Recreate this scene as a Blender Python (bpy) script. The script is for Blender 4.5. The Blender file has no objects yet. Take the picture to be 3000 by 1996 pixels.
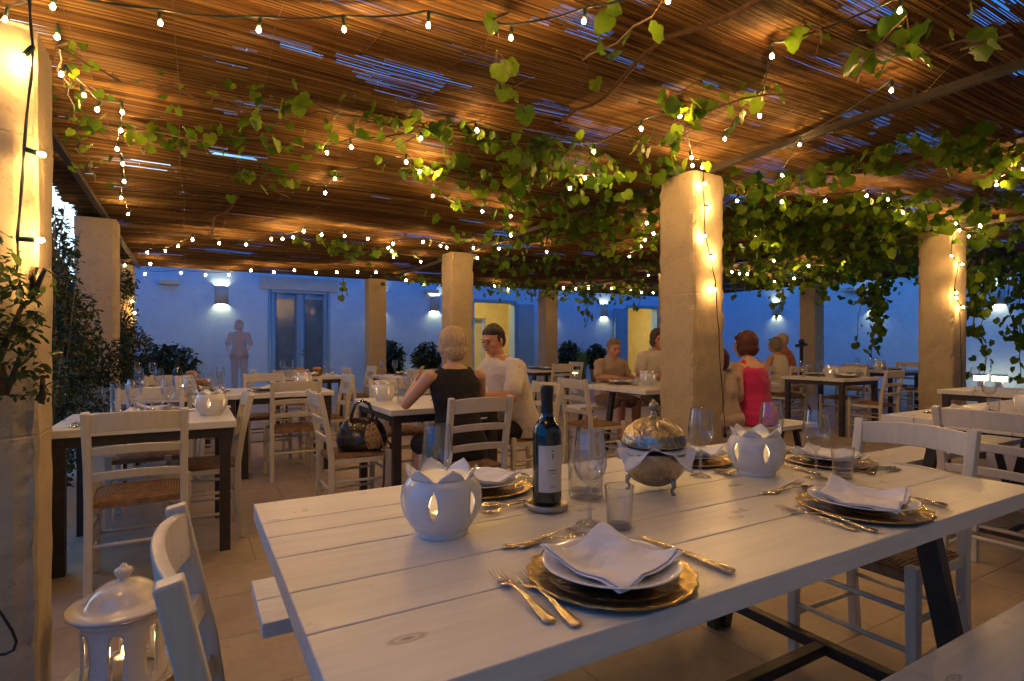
import bpy, bmesh, math, random
import numpy as np
from mathutils import Vector, Matrix, Euler, noise
R = math.radians; PI = math.pi
rnd = random.Random(7)
scene = bpy.context.scene
col = scene.collection
SKY = 1.55
# ---------------------------------------------------------------- world frame
# x runs along the planks of the long table, y across it; camera stands at the origin looking 30 deg right of +y
F, H, HY = 1631.0, 1.18, 1013.0
def P(sx, sy, z):
    d = F*(H-z)/(sy-HY); x = (sx-1500)/F*d
    return Vector((x*.866+d*.5, -x*.5+d*.866, z))
def ray_v(sx, sy, v):
    k = (sx-1500)/F
    dx, dy = k*.866+.5, -k*.5+.866
    d = v/dy
    return Vector((dx*d, v, H-(sy-HY)/F*d))
def ray_u(sx, sy, u):
    k = (sx-1500)/F
    dx, dy = k*.866+.5, -k*.5+.866
    d = u/dx
    return Vector((u, dy*d, H-(sy-HY)/F*d))
CR = {1: (0, 0, 2.354), 2: (1000, 0, 2.354), 3: (2000, 0, 2.354), 4: (0, 660, 2.34), 5: (1000, 660, 2.34), 6: (2000, 660, 2.34), 0: (0, 0, .78567)}
def S(c, x, y):
    o = CR[c]; return o[0]+x/o[2], o[1]+y/o[2]

# ---------------------------------------------------------------- materials
def nt(name):
    m = bpy.data.materials.new(name); m.use_nodes = True
    n = m.node_tree; b = n.nodes['Principled BSDF']
    return m, n, b
def N(n, t, **kw):
    o = n.nodes.new(t)
    for k, v in kw.items():
        if k in o.inputs.keys(): o.inputs[k].default_value = v
        else: setattr(o, k, v)
    return o
def ramp(n, pts, fac):
    r = n.nodes.new('ShaderNodeValToRGB')
    e = r.color_ramp.elements
    while len(e) > 1: e.remove(e[0])
    e[0].position = pts[0][0]; e[0].color = (*pts[0][1], 1)
    for p, c in pts[1:]:
        x = e.new(p); x.color = (*c, 1)
    n.links.new(fac, r.inputs[0]); return r.outputs[0]
def coords(n, kind='Object', scale=(1, 1, 1)):
    tc = n.nodes.new('ShaderNodeTexCoord'); mp = n.nodes.new('ShaderNodeMapping')
    mp.inputs['Scale'].default_value = scale
    n.links.new(tc.outputs[kind], mp.inputs[0]); return mp.outputs[0]
def noise_(n, vec, scale, detail=4, rough=.6):
    t = N(n, 'ShaderNodeTexNoise', Scale=scale, Detail=detail, Roughness=rough)
    n.links.new(vec, t.inputs['Vector']); return t.outputs['Fac']
def bump(n, b, h, strength, dist=.01):
    bp = N(n, 'ShaderNodeBump', Strength=strength, Distance=dist)
    n.links.new(h, bp.inputs['Height']); n.links.new(bp.outputs[0], b.inputs['Normal']); return bp
def simple(name, c, rough=.5, metal=0, var=.12, scale=8, bmp=0, bscale=60, coat=0, sheen=0):
    m, n, b = nt(name)
    v = coords(n)
    f = noise_(n, v, scale)
    lo = tuple(x*(1-var) for x in c); hi = tuple(min(1, x*(1+var)) for x in c)
    n.links.new(ramp(n, [(.3, lo), (.7, hi)], f), b.inputs['Base Color'])
    b.inputs['Roughness'].default_value = rough; b.inputs['Metallic'].default_value = metal
    if coat: b.inputs['Coat Weight'].default_value = coat
    if sheen: b.inputs['Sheen Weight'].default_value = sheen
    if bmp: bump(n, b, noise_(n, v, bscale, 5), bmp)
    return m
def wood_white(name, axis=0, c=(.72, .70, .66), knots=True):
    m, n, b = nt(name)
    sc = [14, 14, 14]; sc[axis] = 1.2
    v = coords(n, 'Object', tuple(sc))
    g = noise_(n, v, 3.0, 6, .65)
    c0 = ramp(n, [(.3, tuple(x*.87 for x in c)), (.55, c), (.8, tuple(min(1, x*1.06) for x in c))], g)
    out = c0
    if knots:
        s2 = [7, 9, 9]; s2[axis] = 3.5
        v2 = coords(n, 'Object', tuple(s2))
        vo = N(n, 'ShaderNodeTexVoronoi', Scale=1.0, Randomness=1.0); n.links.new(v2, vo.inputs['Vector'])
        r1 = ramp(n, [(.03, (.30, .27, .25)), (.065, (.9, .88, .86)), (.09, (.58, .55, .52)), (.13, (1, 1, 1))], vo.outputs['Distance'])
        pick = N(n, 'ShaderNodeMath', operation='GREATER_THAN'); pick.inputs[1].default_value = .45
        sep = n.nodes.new('ShaderNodeSeparateColor'); n.links.new(vo.outputs['Color'], sep.inputs[0]); n.links.new(sep.outputs[0], pick.inputs[0])
        mx = N(n, 'ShaderNodeMix', data_type='RGBA', blend_type='MULTIPLY')
        n.links.new(pick.outputs[0], mx.inputs[0]); n.links.new(c0, mx.inputs[6]); n.links.new(r1, mx.inputs[7])
        out = mx.outputs[2]
    n.links.new(out, b.inputs['Base Color'])
    b.inputs['Roughness'].default_value = .34
    n.links.new(ramp(n, [(.3, (.42,)*3), (.7, (.26,)*3)], noise_(n, coords(n, 'Object'), 9)), b.inputs['Roughness'])
    bump(n, b, g, .12, .004)
    return m
def stone(name, c, var=.2, bs=30, strength=.5):
    m, n, b = nt(name)
    v = coords(n)
    f = noise_(n, v, 3.5, 8, .65)
    f2 = noise_(n, v, bs, 8, .7)
    c0 = ramp(n, [(.25, tuple(x*(1-var) for x in c)), (.5, c), (.75, tuple(min(1, x*(1+var*.6)) for x in c))], f)
    sp = ramp(n, [(.34, (.74, .70, .64) if var > .1 else (.9, .9, .9)), (.44, (1, 1, 1))], f2)
    mx = N(n, 'ShaderNodeMix', data_type='RGBA', blend_type='MULTIPLY'); mx.inputs[0].default_value = .8
    n.links.new(c0, mx.inputs[6]); n.links.new(sp, mx.inputs[7]); n.links.new(mx.outputs[2], b.inputs['Base Color'])
    b.inputs['Roughness'].default_value = .9
    bump(n, b, f2, strength, .012)
    return m
def glass_thin(name, tint=(.97, .98, .97), rough=.02, ior=1.45):
    # thin drinking glass: fresnel reflection over clear transmission
    m = bpy.data.materials.new(name); m.use_nodes = True; n = m.node_tree
    n.nodes.clear()
    o = n.nodes.new('ShaderNodeOutputMaterial'); lw = N(n, 'ShaderNodeLayerWeight', Blend=.5)
    pw = N(n, 'ShaderNodeMath', operation='POWER'); pw.inputs[1].default_value = 2.6; n.links.new(lw.outputs['Facing'], pw.inputs[0])
    fr = N(n, 'ShaderNodeMath', operation='MULTIPLY_ADD'); f0 = ((ior-1)/(ior+1))**2; fr.inputs[1].default_value = .95; fr.inputs[2].default_value = f0*2.6
    n.links.new(pw.outputs[0], fr.inputs[0])
    tr = n.nodes.new('ShaderNodeBsdfTransparent'); tr.inputs[0].default_value = (*tint, 1)
    gl = n.nodes.new('ShaderNodeBsdfGlossy'); gl.inputs['Roughness'].default_value = rough
    mx = n.nodes.new('ShaderNodeMixShader')
    n.links.new(fr.outputs[0], mx.inputs[0]); n.links.new(tr.outputs[0], mx.inputs[1]); n.links.new(gl.outputs[0], mx.inputs[2])
    n.links.new(mx.outputs[0], o.inputs[0]); return m
def glass_solid(name):
    m, n, b = nt(name)
    b.inputs['Transmission Weight'].default_value = 1; b.inputs['Roughness'].default_value = .02; b.inputs['IOR'].default_value = 1.45
    b.inputs['Base Color'].default_value = (.97, .98, .96, 1)
    return m
def emit(name, c, s):
    m = bpy.data.materials.new(name); m.use_nodes = True; n = m.node_tree; n.nodes.clear()
    o = n.nodes.new('ShaderNodeOutputMaterial'); e = n.nodes.new('ShaderNodeEmission')
    e.inputs[0].default_value = (*c, 1); e.inputs[1].default_value = s
    n.links.new(e.outputs[0], o.inputs[0]); return m
def leafmat(name, c1, c2, trans=.5, rough=.45):
    m, n, b = nt(name)
    g = n.nodes.new('ShaderNodeNewGeometry')
    cc = ramp(n, [(0, c1), (.6, tuple((a+d)/2 for a, d in zip(c1, c2))), (1, c2)], g.outputs['Random Per Island'])
    f = noise_(n, coords(n), 25, 3)
    mx = N(n, 'ShaderNodeMix', data_type='RGBA', blend_type='MULTIPLY'); mx.inputs[0].default_value = .6
    n.links.new(cc, mx.inputs[6]); n.links.new(ramp(n, [(.3, (.6, .65, .5)), (.7, (1, 1, 1))], f), mx.inputs[7])
    n.links.new(mx.outputs[2], b.inputs['Base Color']); b.inputs['Roughness'].default_value = rough
    t = n.nodes.new('ShaderNodeBsdfTranslucent'); n.links.new(mx.outputs[2], t.inputs[0])
    ms = n.nodes.new('ShaderNodeMixShader'); ms.inputs[0].default_value = trans
    out = n.nodes['Material Output']
    n.links.new(b.outputs[0], ms.inputs[1]); n.links.new(t.outputs[0], ms.inputs[2]); n.links.new(ms.outputs[0], out.inputs[0])
    return m
def reedmat():
    m, n, b = nt('reed')
    g = n.nodes.new('ShaderNodeNewGeometry')
    cc = ramp(n, [(0, (.10, .052, .018)), (.35, (.22, .125, .038)), (.75, (.35, .21, .066)), (1, (.50, .33, .12))], g.outputs['Random Per Island'])
    v = coords(n, 'Object', (2, 60, 60))
    f = noise_(n, v, 2, 3)
    v2 = coords(n, 'Object', (.35, .9, 1))
    f2 = noise_(n, v2, 2, 4)
    mx = N(n, 'ShaderNodeMix', data_type='RGBA', blend_type='MULTIPLY'); mx.inputs[0].default_value = 1
    n.links.new(cc, mx.inputs[6]); n.links.new(ramp(n, [(.3, (.5, .45, .4)), (.7, (1, 1, 1))], f), mx.inputs[7])
    m2 = N(n, 'ShaderNodeMix', data_type='RGBA', blend_type='MULTIPLY'); m2.inputs[0].default_value = 1
    n.links.new(mx.outputs[2], m2.inputs[6]); n.links.new(ramp(n, [(.32, (.55, .42, .36)), (.62, (1, 1, 1))], f2), m2.inputs[7])
    n.links.new(m2.outputs[2], b.inputs['Base Color']); b.inputs['Roughness'].default_value = .72; b.inputs['Specular IOR Level'].default_value = .25
    return m
def rush():
    m, n, b = nt('rush_weave')
    tc = n.nodes.new('ShaderNodeTexCoord'); sp = n.nodes.new('ShaderNodeSeparateXYZ'); n.links.new(tc.outputs['Object'], sp.inputs[0])
    ax = N(n, 'ShaderNodeMath', operation='ABSOLUTE'); ay = N(n, 'ShaderNodeMath', operation='ABSOLUTE')
    n.links.new(sp.outputs[0], ax.inputs[0]); n.links.new(sp.outputs[1], ay.inputs[0])
    mxm = N(n, 'ShaderNodeMath', operation='MAXIMUM'); n.links.new(ax.outputs[0], mxm.inputs[0]); n.links.new(ay.outputs[0], mxm.inputs[1])
    cb = n.nodes.new('ShaderNodeCombineXYZ'); n.links.new(mxm.outputs[0], cb.inputs[0])
    w = N(n, 'ShaderNodeTexWave', Scale=26, Distortion=1.2, Detail=2); n.links.new(cb.outputs[0], w.inputs['Vector'])
    f = noise_(n, tc.outputs['Object'], 30, 3)
    c0 = ramp(n, [(.3, (.20, .10, .045)), (.7, (.42, .24, .11))], f)
    mx = N(n, 'ShaderNodeMix', data_type='RGBA', blend_type='MULTIPLY'); mx.inputs[0].default_value = .7
    n.links.new(c0, mx.inputs[6]); n.links.new(w.outputs['Color'], mx.inputs[7]); n.links.new(mx.outputs[2], b.inputs['Base Color'])
    b.inputs['Roughness'].default_value = .7; bump(n, b, w.outputs['Fac'], .7, .006)
    return m
def floormat():
    m, n, b = nt('paving')
    v = coords(n)
    br = N(n, 'ShaderNodeTexBrick', Scale=1.0); br.inputs['Brick Width'].default_value = .62; br.inputs['Row Height'].default_value = .42
    br.inputs['Mortar Size'].default_value = .006; br.inputs['Mortar Smooth'].default_value = .6
    br.inputs['Color1'].default_value = (.50, .41, .31, 1); br.inputs['Color2'].default_value = (.47, .385, .29, 1); br.inputs['Mortar'].default_value = (.36, .29, .215, 1)
    n.links.new(v, br.inputs['Vector'])
    f = noise_(n, v, 1.6, 8, .7)
    mx = N(n, 'ShaderNodeMix', data_type='RGBA', blend_type='MULTIPLY'); mx.inputs[0].default_value = 1
    n.links.new(br.outputs[0], mx.inputs[6]); n.links.new(ramp(n, [(.3, (.62, .56, .5)), (.7, (1, 1, 1))], f), mx.inputs[7])
    f3 = noise_(n, v, 14, 6, .7)
    m2 = N(n, 'ShaderNodeMix', data_type='RGBA', blend_type='MULTIPLY'); m2.inputs[0].default_value = .7
    n.links.new(mx.outputs[2], m2.inputs[6]); n.links.new(ramp(n, [(.3, (.7, .66, .6)), (.45, (1, 1, 1))], f3), m2.inputs[7])
    n.links.new(m2.outputs[2], b.inputs['Base Color']); b.inputs['Roughness'].default_value = .5
    n.links.new(ramp(n, [(.3, (.35,)*3), (.7, (.65,)*3)], f3), b.inputs['Roughness'])
    bp = bump(n, b, br.outputs['Fac'], .5, .004); bp.invert = True
    return m
def metal_engraved(name, c, rough=.28, scale=55, strength=.5):
    m, n, b = nt(name)
    v = coords(n)
    vo = N(n, 'ShaderNodeTexVoronoi', Scale=scale); vo.feature = 'SMOOTH_F1'; n.links.new(v, vo.inputs['Vector'])
    f = noise_(n, v, 18, 4)
    n.links.new(ramp(n, [(.3, tuple(x*.45 for x in c)), (.65, c)], f), b.inputs['Base Color'])
    b.inputs['Metallic'].default_value = 1; b.inputs['Roughness'].default_value = rough
    bump(n, b, vo.outputs['Distance'], strength, .006)
    return m
def leopard():
    m, n, b = nt('leopard')
    v = coords(n)
    vo = N(n, 'ShaderNodeTexVoronoi', Scale=55); n.links.new(v, vo.inputs['Vector'])
    n.links.new(ramp(n, [(.16, (.30, .17, .06)), (.2, (.02, .012, .01)), (.34, (.02, .012, .01)), (.4, (.34, .22, .10))], vo.outputs['Distance']), b.inputs['Base Color'])
    b.inputs['Roughness'].default_value = .6
    return m
def ceramic(name, c, rough=.15):
    m, n, b = nt(name)
    f = noise_(n, coords(n), 10, 3)
    n.links.new(ramp(n, [(.3, tuple(x*.93 for x in c)), (.7, c)], f), b.inputs['Base Color'])
    b.inputs['Roughness'].default_value = rough; b.inputs['Coat Weight'].default_value = .8; b.inputs['Coat Roughness'].default_value = .06
    bump(n, b, noise_(n, coords(n, 'Object', (1, 1, 6)), 12, 2), .12, .004)
    b.inputs['Subsurface Weight'].default_value = 0
    return m
def cloth(name, c, bs=120, rough=.85):
    m, n, b = nt(name)
    v = coords(n)
    n.links.new(ramp(n, [(.3, tuple(x*.88 for x in c)), (.7, c)], noise_(n, v, 12, 4)), b.inputs['Base Color'])
    b.inputs['Roughness'].default_value = rough; b.inputs['Sheen Weight'].default_value = .15
    h1 = noise_(n, v, 14, 3); bump(n, b, h1, .35, .02)
    return m

M = {}
M['table'] = wood_white('white_plank_paint', 0)
M['table_y'] = wood_white('white_plank_paint_cross', 1)
M['chair'] = wood_white('chair_paint', 2, (.62, .57, .48), knots=False)
M['steel'] = simple('dark_steel', (.035, .028, .024), .45, 0, .3, 20, .15)
M['beam'] = simple('beam_steel', (.035, .028, .024), .5, .3, .3, 12, .2)
M['rush'] = rush(); M['floor'] = floormat(); M['reed'] = reedmat(); M['reedback'] = simple('dark_reed', (.10, .05, .022), .9, 0, .4, 30)
M['pillar'] = stone('tufa_stone', (.46, .37, .24), .13, 34, .5)
M['lintel'] = stone('pale_stone', (.50, .50, .48), .15, 40, .3)
M['wall'] = stone('whitewash_sky_tint', (.42, .64, .90), .10, 7, .4)  # blue of the dusk sky light mixed into the white wall's base colour
M['room'] = stone('warm_plaster', (.66, .56, .34), .14, 20, .2)
M['blue'] = simple('blue_paint', (.20, .36, .52), .45, 0, .06, 6)
M['pane'] = simple('window_pane', (.09, .16, .22), .12, 0, .2, 2)
M['paneback'] = simple('dark_room', (.09, .13, .16), .9)
M['lampbody'] = simple('lamp_plaster', (.42, .42, .42), .8)
M['lampglow'] = emit('wall_lamp_glow', (1, .80, .36), 220)
M['bulb'] = emit('bulb_glow', (1, .56, .19), 1500)
M['socket'] = simple('socket_green', (.02, .05, .03), .4)
M['cable'] = simple('cable_green', (.015, .025, .018), .5)
M['candle'] = simple('candle_wax', (.85, .78, .62), .5)
M['flame'] = emit('flame_glow', (1, .6, .25), 42)
M['bollard'] = emit('bollard_glow', (1, .72, .30), 15)
M['roomlamp'] = emit('room_lamp_glow', (1, .74, .26), 190)
M['ceramic'] = ceramic('white_glaze', (.74, .74, .75), .22)
M['ceramic2'] = ceramic('cream_glaze', (.70, .66, .60), .2)
M['plate'] = ceramic('porcelain', (.82, .82, .82), .1)
M['charger'] = metal_engraved('brass_charger', (.62, .44, .18), .26, 60, .35)
M['silver'] = metal_engraved('engraved_silver', (.52, .45, .36), .28, 90, .5)
M['cutlery'] = simple('gilded_steel', (.78, .64, .42), .16, 1, .12, 60, .25, 130)
M['coaster'] = simple('pewter', (.45, .40, .33), .35, 1)
M['glass'] = glass_thin('clear_glass', (.985, .985, .98)); M['glassbase'] = glass_thin('clear_glass_base', (.99, .99, .985), .02, 1.6)
M['bottle'] = simple('bottle_glass', (.008, .012, .008), .06, 0, .1, 5, 0, 60, 1)
M['foil'] = simple('bottle_foil', (.012, .012, .014), .35)
M['label'] = simple('bottle_label', (.68, .64, .60), .7)
M['ink'] = simple('label_ink', (.25, .20, .18), .7)
M['napkin'] = cloth('napkin_linen', (.82, .82, .88))
M['leaf'] = leafmat('vine_leaf', (.06, .15, .008), (.24, .35, .02), .62)
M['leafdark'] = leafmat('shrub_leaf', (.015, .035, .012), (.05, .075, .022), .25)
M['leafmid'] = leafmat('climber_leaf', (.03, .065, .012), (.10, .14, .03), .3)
M['bark'] = stone('bark', (.14, .09, .05), .3, 40, .6)
M['grass'] = leafmat('pampas_grass', (.16, .22, .03), (.34, .38, .06), .5)
M['pot'] = simple('terracotta', (.28, .15, .08), .8, 0, .2, 10, .2)
M['skin'] = simple('skin_tan', (.52, .25, .15), .5, 0, .08, 14)
M['skin2'] = simple('skin_pale', (.60, .34, .23), .5, 0, .08, 14)
M['eye'] = simple('eye_dark', (.04, .025, .02), .2)
M['lip'] = simple('lip', (.32, .10, .08), .5)
def hairmat(name, c):
    m, n, b = nt(name)
    v = coords(n, 'Object', (55, 55, 7)); f = noise_(n, v, 2.5, 4)
    n.links.new(ramp(n, [(.3, tuple(x*.45 for x in c)), (.65, c)], f), b.inputs['Base Color']); b.inputs['Roughness'].default_value = .45
    bump(n, b, f, .8, .012); return m
M['hair_blond'] = hairmat('hair_blond', (.66, .48, .26)); M['hair_dark'] = hairmat('hair_dark', (.07, .042, .03))
M['hair_red'] = hairmat('hair_red', (.10, .02, .014)); M['hair_grey'] = hairmat('hair_grey', (.26, .20, .14)); M['hair_black'] = hairmat('hair_black', (.03, .016, .012))
M['shirt'] = cloth('shirt_white', (.68, .60, .50)); M['black'] = simple('black_dress', (.008, .007, .008), .85, 0, .2, 20, .2)
M['pink'] = cloth('pink_dress', (.55, .018, .12)); M['tan'] = cloth('tan_cloth', (.40, .30, .22)); M['orange'] = cloth('orange_cloth', (.55, .16, .05))
M['grey'] = cloth('grey_cloth', (.22, .22, .24)); M['brownc'] = cloth('brown_cloth', (.14, .08, .06))
M['bag'] = simple('patent_leather', (.018, .012, .012), .18, 0, .2, 12, .25, 30, .6); M['leopard'] = leopard(); M['strap'] = simple('strap_leather', (.09, .035, .022), .5)
M['chrome'] = simple('buckle', (.7, .66, .6), .2, 1)
M['bread'] = simple('bread_crust', (.42, .22, .08), .8, 0, .3, 20, .4); M['basket'] = simple('wicker', (.22, .13, .06), .8, 0, .3, 50, .6)
M['bluecup'] = ceramic('blue_glaze', (.05, .22, .42), .2)

# ---------------------------------------------------------------- mesh helpers
class MB:
    def __init__(s): s.v = []; s.f = []; s.sm = []
    def add(s, vs, fs, smooth=False):
        o = len(s.v); s.v += [tuple(v) for v in vs]; s.f += [tuple(i+o for i in f) for f in fs]; s.sm += [smooth]*len(fs); return s
    def box(s, x0, x1, y0, y1, z0, z1):
        return s.add([(x0, y0, z0), (x1, y0, z0), (x1, y1, z0), (x0, y1, z0), (x0, y0, z1), (x1, y0, z1), (x1, y1, z1), (x0, y1, z1)],
                     [(3, 2, 1, 0), (4, 5, 6, 7), (0, 1, 5, 4), (1, 2, 6, 5), (2, 3, 7, 6), (3, 0, 4, 7)])
    def bar(s, pts, w, h, up=(0, 0, 1), taper=None):
        """rectangular bar swept through pts, w across, h along 'up'"""
        pts = [Vector(p) for p in pts]; up = Vector(up); rings = []
        for i, p in enumerate(pts):
            t = (pts[min(i+1, len(pts)-1)]-pts[max(i-1, 0)]).normalized()
            a = t.cross(up).normalized(); b = a.cross(t).normalized()
            k = taper[i] if taper else 1
            rings.append([p+a*(w/2*k*sx)+b*(h/2*k*sy) for sx, sy in ((-1, -1), (1, -1), (1, 1), (-1, 1))])
        vs = [v for r in rings for v in r]; fs = [(3, 2, 1, 0)]
        for i in range(len(pts)-1):
            for j in range(4): fs.append((4*i+j, 4*i+(j+1) % 4, 4*i+4+(j+1) % 4, 4*i+4+j))
        e = 4*(len(pts)-1); fs.append((e, e+1, e+2, e+3))
        return s.add(vs, fs)
    def tube(s, pts, rad, n=8, cap=True, smooth=True):
        pts = [Vector(p) for p in pts]
        if not hasattr(rad, '__len__'): rad = [rad]*len(pts)
        vs = []; fs = []; ref = None
        for i, p in enumerate(pts):
            t = pts[min(i+1, len(pts)-1)]-pts[max(i-1, 0)]
            t = t.normalized() if t.length > 1e-9 else Vector((0, 0, 1))
            if ref is None: ref = Vector((0, 0, 1)) if abs(t.z) < .9 else Vector((1, 0, 0))
            a = t.cross(ref).normalized(); b = a.cross(t).normalized(); ref = b
            vs += [p+(a*math.cos(2*PI*k/n)+b*math.sin(2*PI*k/n))*rad[i] for k in range(n)]
        for i in range(len(pts)-1):
            for k in range(n): fs.append((i*n+k, i*n+(k+1) % n, (i+1)*n+(k+1) % n, (i+1)*n+k))
        if cap: fs += [tuple(reversed(range(n))), tuple(range((len(pts)-1)*n, len(pts)*n))]
        return s.add(vs, [tuple(reversed(f)) for f in fs], smooth)
    def caps(s, p0, r0, p1, r1, n=12):
        """tapered capsule"""
        p0 = Vector(p0); p1 = Vector(p1); t = (p1-p0).normalized() if (p1-p0).length > 1e-6 else Vector((0, 0, 1))
        pts = []; rr = []
        for k in range(5):
            a = PI/2*k/4; pts.append(p0-t*(r0*math.cos(a))); rr.append(max(1e-4, r0*math.sin(a)))
        for k in range(5):
            a = PI/2*k/4; pts.append(p1+t*(r1*math.sin(a))); rr.append(max(1e-4, r1*math.cos(a)))
        return s.tube(pts, rr, n)
    def ell(s, c, r, m=None, nu=18, nv=12):
        vs = []; fs = []; c = Vector(c)
        for i in range(nv+1):
            th = PI*i/nv
            for j in range(nu):
                ph = 2*PI*j/nu
                p = Vector((r[0]*math.sin(th)*math.cos(ph), r[1]*math.sin(th)*math.sin(ph), r[2]*math.cos(th)))
                if m is not None: p = m @ p
                vs.append(c+p)
        for i in range(nv):
            for j in range(nu): fs.append((i*nu+j, (i+1)*nu+j, (i+1)*nu+(j+1) % nu, i*nu+(j+1) % nu))
        return s.add(vs, fs, True)
    def lathe(s, prof, n=32, c=(0, 0, 0), smooth=True, fn=None):
        vs = []; fs = []
        for i, (r, z) in enumerate(prof):
            for k in range(n):
                a = 2*PI*k/n; rr, zz = (r, z) if fn is None else fn(r, z, a, i)
                vs.append((c[0]+rr*math.cos(a), c[1]+rr*math.sin(a), c[2]+zz))
        for i in range(len(prof)-1):
            for k in range(n): fs.append((i*n+k, i*n+(k+1) % n, (i+1)*n+(k+1) % n, (i+1)*n+k))
        return s.add(vs, fs, smooth)
    def loft(s, secs, n=20):
        """secs: (center, halfwidth vector, halfdepth vector)"""
        vs = []; fs = []
        for c, a, b in secs:
            c = Vector(c); a = Vector(a); b = Vector(b)
            vs += [c+a*math.cos(2*PI*k/n)+b*math.sin(2*PI*k/n) for k in range(n)]
        for i in range(len(secs)-1):
            for k in range(n): fs.append((i*n+k, i*n+(k+1) % n, (i+1)*n+(k+1) % n, (i+1)*n+k))
        fs += [tuple(reversed(range(n))), tuple(range((len(secs)-1)*n, len(secs)*n))]
        return s.add(vs, fs, True)
    def obj(s, name, mat, parent=None, bevel=0, solid=0, sub=0, loc=None, segs=2):
        me = bpy.data.meshes.new(name); me.from_pydata(s.v, [], s.f); me.update()
        me.polygons.foreach_set('use_smooth', s.sm)
        me.materials.append(mat)
        if bevel:
            bm = bmesh.new(); bm.from_mesh(me); bmesh.ops.remove_doubles(bm, verts=bm.verts, dist=1e-5)
            bmesh.ops.recalc_face_normals(bm, faces=bm.faces)
            ed = [e for e in bm.edges if len(e.link_faces) == 2 and e.calc_face_angle(0) > .6]
            bmesh.ops.bevel(bm, geom=ed, offset=bevel, segments=segs, affect='EDGES', profile=.6, clamp_overlap=True)
            for f in bm.faces: f.smooth = True
            bm.to_mesh(me); bm.free()
        o = bpy.data.objects.new(name, me); col.objects.link(o)
        if parent is not None: o.parent = parent
        if loc is not None: o.location = loc
        if bevel:
            w = o.modifiers.new('wn', 'WEIGHTED_NORMAL'); w.keep_sharp = True
        if solid:
            md = o.modifiers.new('solid', 'SOLIDIFY'); md.thickness = solid; md.offset = 0
        if sub:
            md = o.modifiers.new('sub', 'SUBSURF'); md.levels = sub; md.render_levels = sub
        return o
def tag(o, label=None, cat=None, group=None, kind=None):
    if label: o['label'] = label
    if cat: o['category'] = cat
    if group: o['group'] = group
    if kind: o['kind'] = kind
    return o
def empty(name, loc=(0, 0, 0), rz=0):
    o = bpy.data.objects.new(name, None); col.objects.link(o); o.location = loc; o.rotation_euler = (0, 0, rz); o.empty_display_size = .1
    return o
def copy_tree(o, parent=None):
    c = o.copy(); col.objects.link(c)
    if parent is not None: c.parent = parent; c.matrix_parent_inverse = o.matrix_parent_inverse
    for ch in o.children: copy_tree(ch, c)
    return c
PROTO = {}
def place(kind, builder, x, y, z=0, rz=0, label=None, cat=None, group=None, scale=1):
    if kind not in PROTO:
        o = builder(); PROTO[kind] = o; o['category'] = cat
    else:
        src = PROTO[kind]; o = copy_tree(src)
    o.location = (x, y, z); o.rotation_euler = (0, 0, rz); o.scale = (scale,)*3
    if label: o['label'] = label
    if group: o['group'] = group
    return o
def npmesh(name, verts, quads, mat, parent=None, smooth=True, tri=False):
    me = bpy.data.meshes.new(name); k = 3 if tri else 4
    me.vertices.add(len(verts)); me.vertices.foreach_set('co', np.asarray(verts, dtype=np.float32).ravel())
    q = np.asarray(quads, dtype=np.int32)
    me.loops.add(q.size); me.loops.foreach_set('vertex_index', q.ravel())
    me.polygons.add(len(q)); me.polygons.foreach_set('loop_start', np.arange(0, q.size, k, dtype=np.int32))
    me.polygons.foreach_set('loop_total', np.full(len(q), k, dtype=np.int32))
    me.polygons.foreach_set('use_smooth', np.full(len(q), smooth)); me.materials.append(mat)
    me.update(calc_edges=True); me.validate()
    o = bpy.data.objects.new(name, me); col.objects.link(o)
    if parent is not None: o.parent = parent
    return o

# ---------------------------------------------------------------- camera, sky
cam_d = bpy.data.cameras.new('camera'); cam = bpy.data.objects.new('camera', cam_d); col.objects.link(cam)
cam.location = (0, 0, H); cam.rotation_euler = (PI/2, 0, R(-30)); cam_d.sensor_width = 36; cam_d.lens = 36*F/3000; cam_d.shift_y = 15/3000
cam_d.clip_start = .05; cam_d.clip_end = 400; scene.camera = cam
w = bpy.data.worlds.new('World'); scene.world = w; w.use_nodes = True
n = w.node_tree; bg = n.nodes['Background']
# dusk: deep blue overhead, pale afterglow low over the garden on the left
sky = n.nodes.new('ShaderNodeTexSky'); sky.sky_type = 'NISHITA'; sky.sun_disc = False
sky.sun_elevation = R(.5); sky.sun_rotation = R(-45); sky.ozone_density = 6
tc = n.nodes.new('ShaderNodeTexCoord')
dt = N(n, 'ShaderNodeVectorMath', operation='DOT_PRODUCT'); dt.inputs[1].default_value = tuple(Vector((-.40, .90, .20)).normalized())
n.links.new(tc.outputs['Generated'], dt.inputs[0])
glow = ramp(n, [(.4, (.020, .145, .46)), (.74, (.035, .20, .56)), (.88, (.12, .38, .78)), (.95, (.65, 1.0, 1.25)), (1.0, (1.3, 1.6, 1.8))], dt.outputs['Value'])
sep = n.nodes.new('ShaderNodeSeparateXYZ'); n.links.new(tc.outputs['Generated'], sep.inputs[0])
tint = N(n, 'ShaderNodeMix', data_type='RGBA', blend_type='MIX'); tint.inputs[0].default_value = .04
n.links.new(glow, tint.inputs[6]); n.links.new(sky.outputs[0], tint.inputs[7]); n.links.new(tint.outputs[2], bg.inputs[0]); bg.inputs[1].default_value = SKY

# ---------------------------------------------------------------- ground
g = MB(); g.add([(-150, -150, 0), (150, -150, 0), (150, 150, 0), (-150, 150, 0)], [(0, 1, 2, 3)])
tag(g.obj('ground', M['floor']), kind='structure')

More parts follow.
